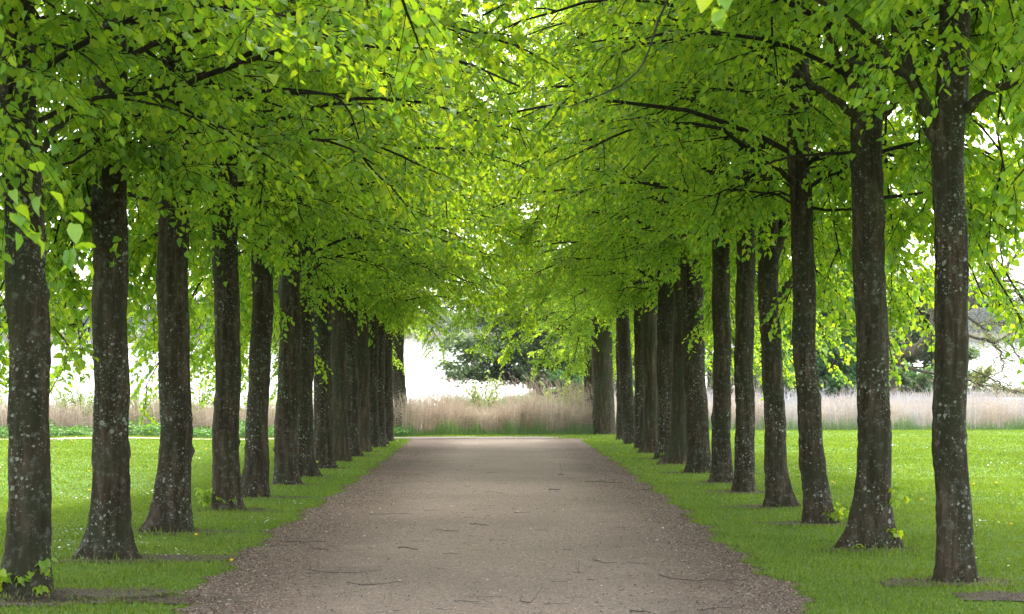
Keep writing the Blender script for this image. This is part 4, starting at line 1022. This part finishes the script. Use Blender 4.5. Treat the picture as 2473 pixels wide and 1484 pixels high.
for j, (px, d, lm, lab) in enumerate([(1300, 112, 'dark_leaf', 'low dark bush at the water edge behind the tallest plumes'), (1380, 110, 'green_leaf', 'low green bush behind the plumes left of the broad old lime'), (1555, 111, 'dark_leaf', 'low dark bush in the gap beside the curved trunk'),
        (1715, 111, 'green_leaf', 'low green bush behind the reeds beside the thickest middle trunk'), (1765, 112, 'dark_leaf', 'low dark bush behind the reeds between the fifth and sixth right trunks'), (1830, 111, 'dark_leaf', 'low dark bush behind the reeds between the fourth and fifth right trunks'),
        (1905, 110, 'green_leaf', 'low green bush behind the reeds left of the third right trunk'), (1995, 109, 'green_leaf', 'low green bush in front of the rich green tree, left half'), (2050, 110, 'green_leaf', 'low green bush in front of the rich green tree, right half'),
        (2120, 112, 'dark_leaf', 'low dark bush beside the foot of the old oak'), (2190, 110, 'dark_leaf', 'low dark bush under the leaning oak trunk'), (2245, 111, 'green_leaf', 'low green bush left of the nearest right trunk'), (2340, 112, 'oak_leaf', 'pale thin bush at the water right of the nearest right trunk')]):
    bush('lakeside_bush', place(px, d), 2.6, .75, 22, lab, 'bush', 'bushes on the far side of the inlet', 700 + j, lm, (.16, .28), 10)  # undergrowth; dark leaf colour on some stands in for shade under the trees
# old oak: leaning trunk, crooked limbs reaching right, thin young leaves
OAK = place(2150, 108); so = 108 / F
def ok(px, py, dd=0.): 
    p = at(px, py, 108 + dd); return (p[0] - OAK[0], dd, p[2] - OAK[2])
oak = empty('oak_tree', OAK); tag(oak, 'old oak beyond the reeds, grey crooked limbs reaching right over the white lake', 'tree', BG)
link('trunk', limb_mesh('oak_trunk', [(0, 0, -.6), ok(2150, 900), ok(2158, 868), ok(2200, 845), ok(2262, 805), ok(2320, 745), ok(2360, 700)], .55, .30, M['oak_bark'], 3, 22, 12), oak)
OL = [([(2320, 745), (2380, 735), (2420, 705), (2475, 700), (2540, 690)], .22, .06), ([(2350, 705), (2385, 690), (2410, 655), (2435, 640), (2470, 590), (2500, 540)], .22, .07), ([(2360, 705), (2372, 680), (2365, 660), (2374, 640), (2366, 610)], .13, .05),
      ([(2330, 740), (2400, 690), (2440, 680), (2490, 690), (2560, 680)], .13, .04), ([(2320, 760), (2345, 770), (2380, 795), (2420, 780), (2470, 790)], .11, .03), ([(2335, 735), (2380, 740), (2430, 735), (2460, 770), (2500, 790)], .12, .03),
      ([(2290, 790), (2345, 812), (2380, 815), (2405, 835), (2425, 870), (2420, 900)], .12, .03), ([(2385, 822), (2410, 828), (2428, 815), (2450, 850), (2478, 880), (2510, 900)], .10, .02),
      ([(2160, 870), (2240, 900), (2330, 915), (2385, 935), (2430, 940), (2480, 950)], .13, .03), ([(2350, 895), (2390, 915), (2415, 925), (2440, 945), (2470, 945)], .07, .02), ([(2200, 845), (2180, 800), (2150, 760), (2120, 700)], .25, .08), ([(2262, 805), (2250, 740), (2280, 680), (2270, 600)], .2, .06)]
accb = Acc(); rngo = np.random.RandomState(17); LP = []
for pts, r0, r1 in OL:
    P = smooth_pts([ok(px, py, rngo.normal(0, .3) + .4 * i) for i, (px, py) in enumerate(pts)], 14)
    P[1:] += rngo.normal(0, .07, (13, 3)); LP.append(P)
    accb.add(*tubes(P[None], np.linspace(r0, r1, 14)[None], 6))
LP = np.array(LP)
sec = side_shoots(LP, 16, .25, (.8, 2.2), (.3, 1.0), (-.15, .25), .2, 7, rngo, .35)
tw = side_shoots(sec, 6, .2, (.3, .9), (.3, 1.1), (-.1, .2), .2, 4, rngo, .35)
accb.add(*tubes(sec, np.linspace(.035, .010, 7)[None] * np.ones((len(sec), 1)), 4)); accb.add(*tubes(tw, np.linspace(.012, .006, 4)[None] * np.ones((len(tw), 1)), 3))
link('branches', accb.mesh('oak_branches', M['oak_bark'], smooth=True), oak)
b, D, up, sz, tone = leaf_on(tw, 6, rngo, .09, .17)
hi = b[:, 2] > 5.0; kp = hi | (b[:, 0] < 8) | (rngo.uniform(0, 1, len(b)) < .35)
V, Fc = leaves(b[kp] + rngo.normal(0, .12, b[kp].shape), D[kp], up[kp], sz[kp], SMALL_V, SMALL_F)
link('crown', np_mesh('oak_crown', V, Fc, M['oak_leaf'], {'tone': np.repeat(tone[kp], 4)}), oak)

# tree just outside the right edge; its cut limb pokes into the picture and its crown shades the lawn
x0, d0 = 17.3, 46.0
side = big_tree('maple_tree', (x0, d0, float(gz(x0, d0))), 9, .26, lay_round(rb, 4.2, 8.6, 26, 2.3, (.1, .5), (.05, .3), .06, .6), 'green_leaf', 'tree outside the right edge, its dark sawn-off limb poking into the picture', 530, 8, (.10, .17))
p1 = at(2458, 781, 45.2); p2 = at(2485, 772, 45.3)
link('limb', limb_mesh('maple_limb', [(0, 0, 4.3), (-1.0, -.4, 4.15), (p2[0] - x0, p2[1] - d0, p2[2] - float(gz(x0, d0))), (p1[0] - x0, p1[1] - d0, p1[2] - float(gz(x0, d0)))], .20, .13, M['oak_bark'], 5, 12, 10), side)

# ---------------------------------------------------------------- wooded far shore
def far_wood():
    rng = np.random.RandomState(71); P = []; S = []; Tn = []
    for k in range(190):
        x = rng.uniform(-330, 330); y = 694 + rng.uniform(0, 60); h = rng.uniform(12, 24) * (1.15 if x > 60 else 1.)
        g0 = float(gz(x, y)); n = 420
        v = norm(rng.normal(0, 1, (n, 3))) * rng.uniform(.55, 1.05, (n, 1)) ** .6 * np.array([h * .36, h * .3, h * .48])
        v *= 1 + .25 * np.sin(v[:, :1] * 1.1 + k) * np.cos(v[:, 2:] * .9 + k)
        P.append(v + [x, y, g0 + h * .5]); S.append(rng.uniform(.8, 1.9, n)); Tn.append(np.clip(rng.normal(rng.uniform(.1, .8), .12, n), 0, 1))
    # pale reed fringe at the waterline
    n = 9000; x = rng.uniform(-330, 330, n); y = 676 - 18 * np.sin(x * .006 + .5) + rng.uniform(0, 14, n)
    P.append(np.stack([x, y, WATER + rng.uniform(0, 2.2, n)], -1)); S.append(rng.uniform(.8, 1.6, n)); Tn.append(np.full(n, 1.))
    P = np.concatenate(P); S = np.concatenate(S); Tn = np.concatenate(Tn); n = len(P)
    V, Fc = leaves(P, norm(rng.normal(0, 1, (n, 3))), norm(rng.normal(0, 1, (n, 3)) + [0, -.3, .6]), S, SMALL_V * [1.3, 1, 1], SMALL_F)
    tag(link('far_wood', np_mesh('far_wood', V, Fc, M['far_leaf'], {'tone': np.repeat(Tn, 4)})), 'hazy woodland along the far shore of the lake', None, None, 'stuff')
far_wood()

# ---------------------------------------------------------------- air
HAZE = True
if HAZE:
    bx0, bx1, by0, by1, bz0, bz1 = -1750, 1750, -40, 2450, -5.0, 34.
    V = np.array([[x, y, z] for x in (bx0, bx1) for y in (by0, by1) for z in (bz0, bz1)])
    Q = np.array([[0, 1, 3, 2], [4, 6, 7, 5], [0, 4, 5, 1], [2, 3, 7, 6], [0, 2, 6, 4], [1, 5, 7, 3]])
    m, nt, out = mat('haze_air'); g = NT(nt)
    pv = g.n('ShaderNodeVolumePrincipled'); pv.inputs['Color'].default_value = (.88, .93, 1, 1); pv.inputs['Density'].default_value = .00012; pv.inputs['Anisotropy'].default_value = .25
    g.l(pv.outputs[0], out.inputs['Volume'])
    tag(link('haze', np_mesh('haze', V, Q, m)), None, None, None, 'stuff')

# ---------------------------------------------------------------- light, world, camera
w = bpy.data.worlds.new('World'); sc.world = w; w.use_nodes = True
nt = w.node_tree; bg = nt.nodes['Background']
sky = nt.nodes.new('ShaderNodeTexSky'); sky.sky_type = 'NISHITA'; sky.sun_disc = False
sky.sun_elevation = SUN_EL; sky.sun_rotation = SUN_AZ
sky.air_density = 1.0; sky.dust_density = 2.5; sky.ozone_density = 1.0
hs = nt.nodes.new('ShaderNodeHueSaturation'); hs.inputs['Saturation'].default_value = .38   # thin bright overcast
nt.links.new(sky.outputs[0], hs.inputs['Color']); nt.links.new(hs.outputs[0], bg.inputs['Color']); bg.inputs['Strength'].default_value = .15
sl = bpy.data.lights.new('sun', 'SUN'); sl.energy = 1.0; sl.angle = radians(24); sl.color = (1, .95, .86)
so_ = bpy.data.objects.new('sun', sl); COL.objects.link(so_)
from mathutils import Vector
sd = Vector((sin(SUN_AZ) * cos(SUN_EL), cos(SUN_AZ) * cos(SUN_EL), sin(SUN_EL)))
so_.rotation_euler = (-sd).to_track_quat('-Z', 'Y').to_euler(); so_.location = sd * 60

cam = bpy.data.cameras.new('camera'); co = bpy.data.objects.new('camera', cam); COL.objects.link(co)
cam.sensor_width = 36; cam.lens = F / 2473 * 36; cam.clip_end = 6000; cam.clip_start = .1
co.location = (0, 0, CAMZ); co.rotation_euler = (pi / 2 + math.atan(48 / F), 0, -math.atan(14 / F))
cam.dof.use_dof = True; cam.dof.focus_distance = 26; cam.dof.aperture_fstop = 5.6
sc.camera = co
sc.view_settings.view_transform = 'Standard'; sc.view_settings.look = 'None'
sc.view_settings.exposure = 2.82; sc.view_settings.gamma = 1
cy = sc.cycles
cy.max_bounces = 12; cy.diffuse_bounces = 6; cy.transmission_bounces = 8; cy.glossy_bounces = 3; cy.volume_bounces = 0
cy.transparent_max_bounces = 8; cy.caustics_reflective = False; cy.caustics_refractive = False
cy.sample_clamp_indirect = 6; cy.use_denoising = True
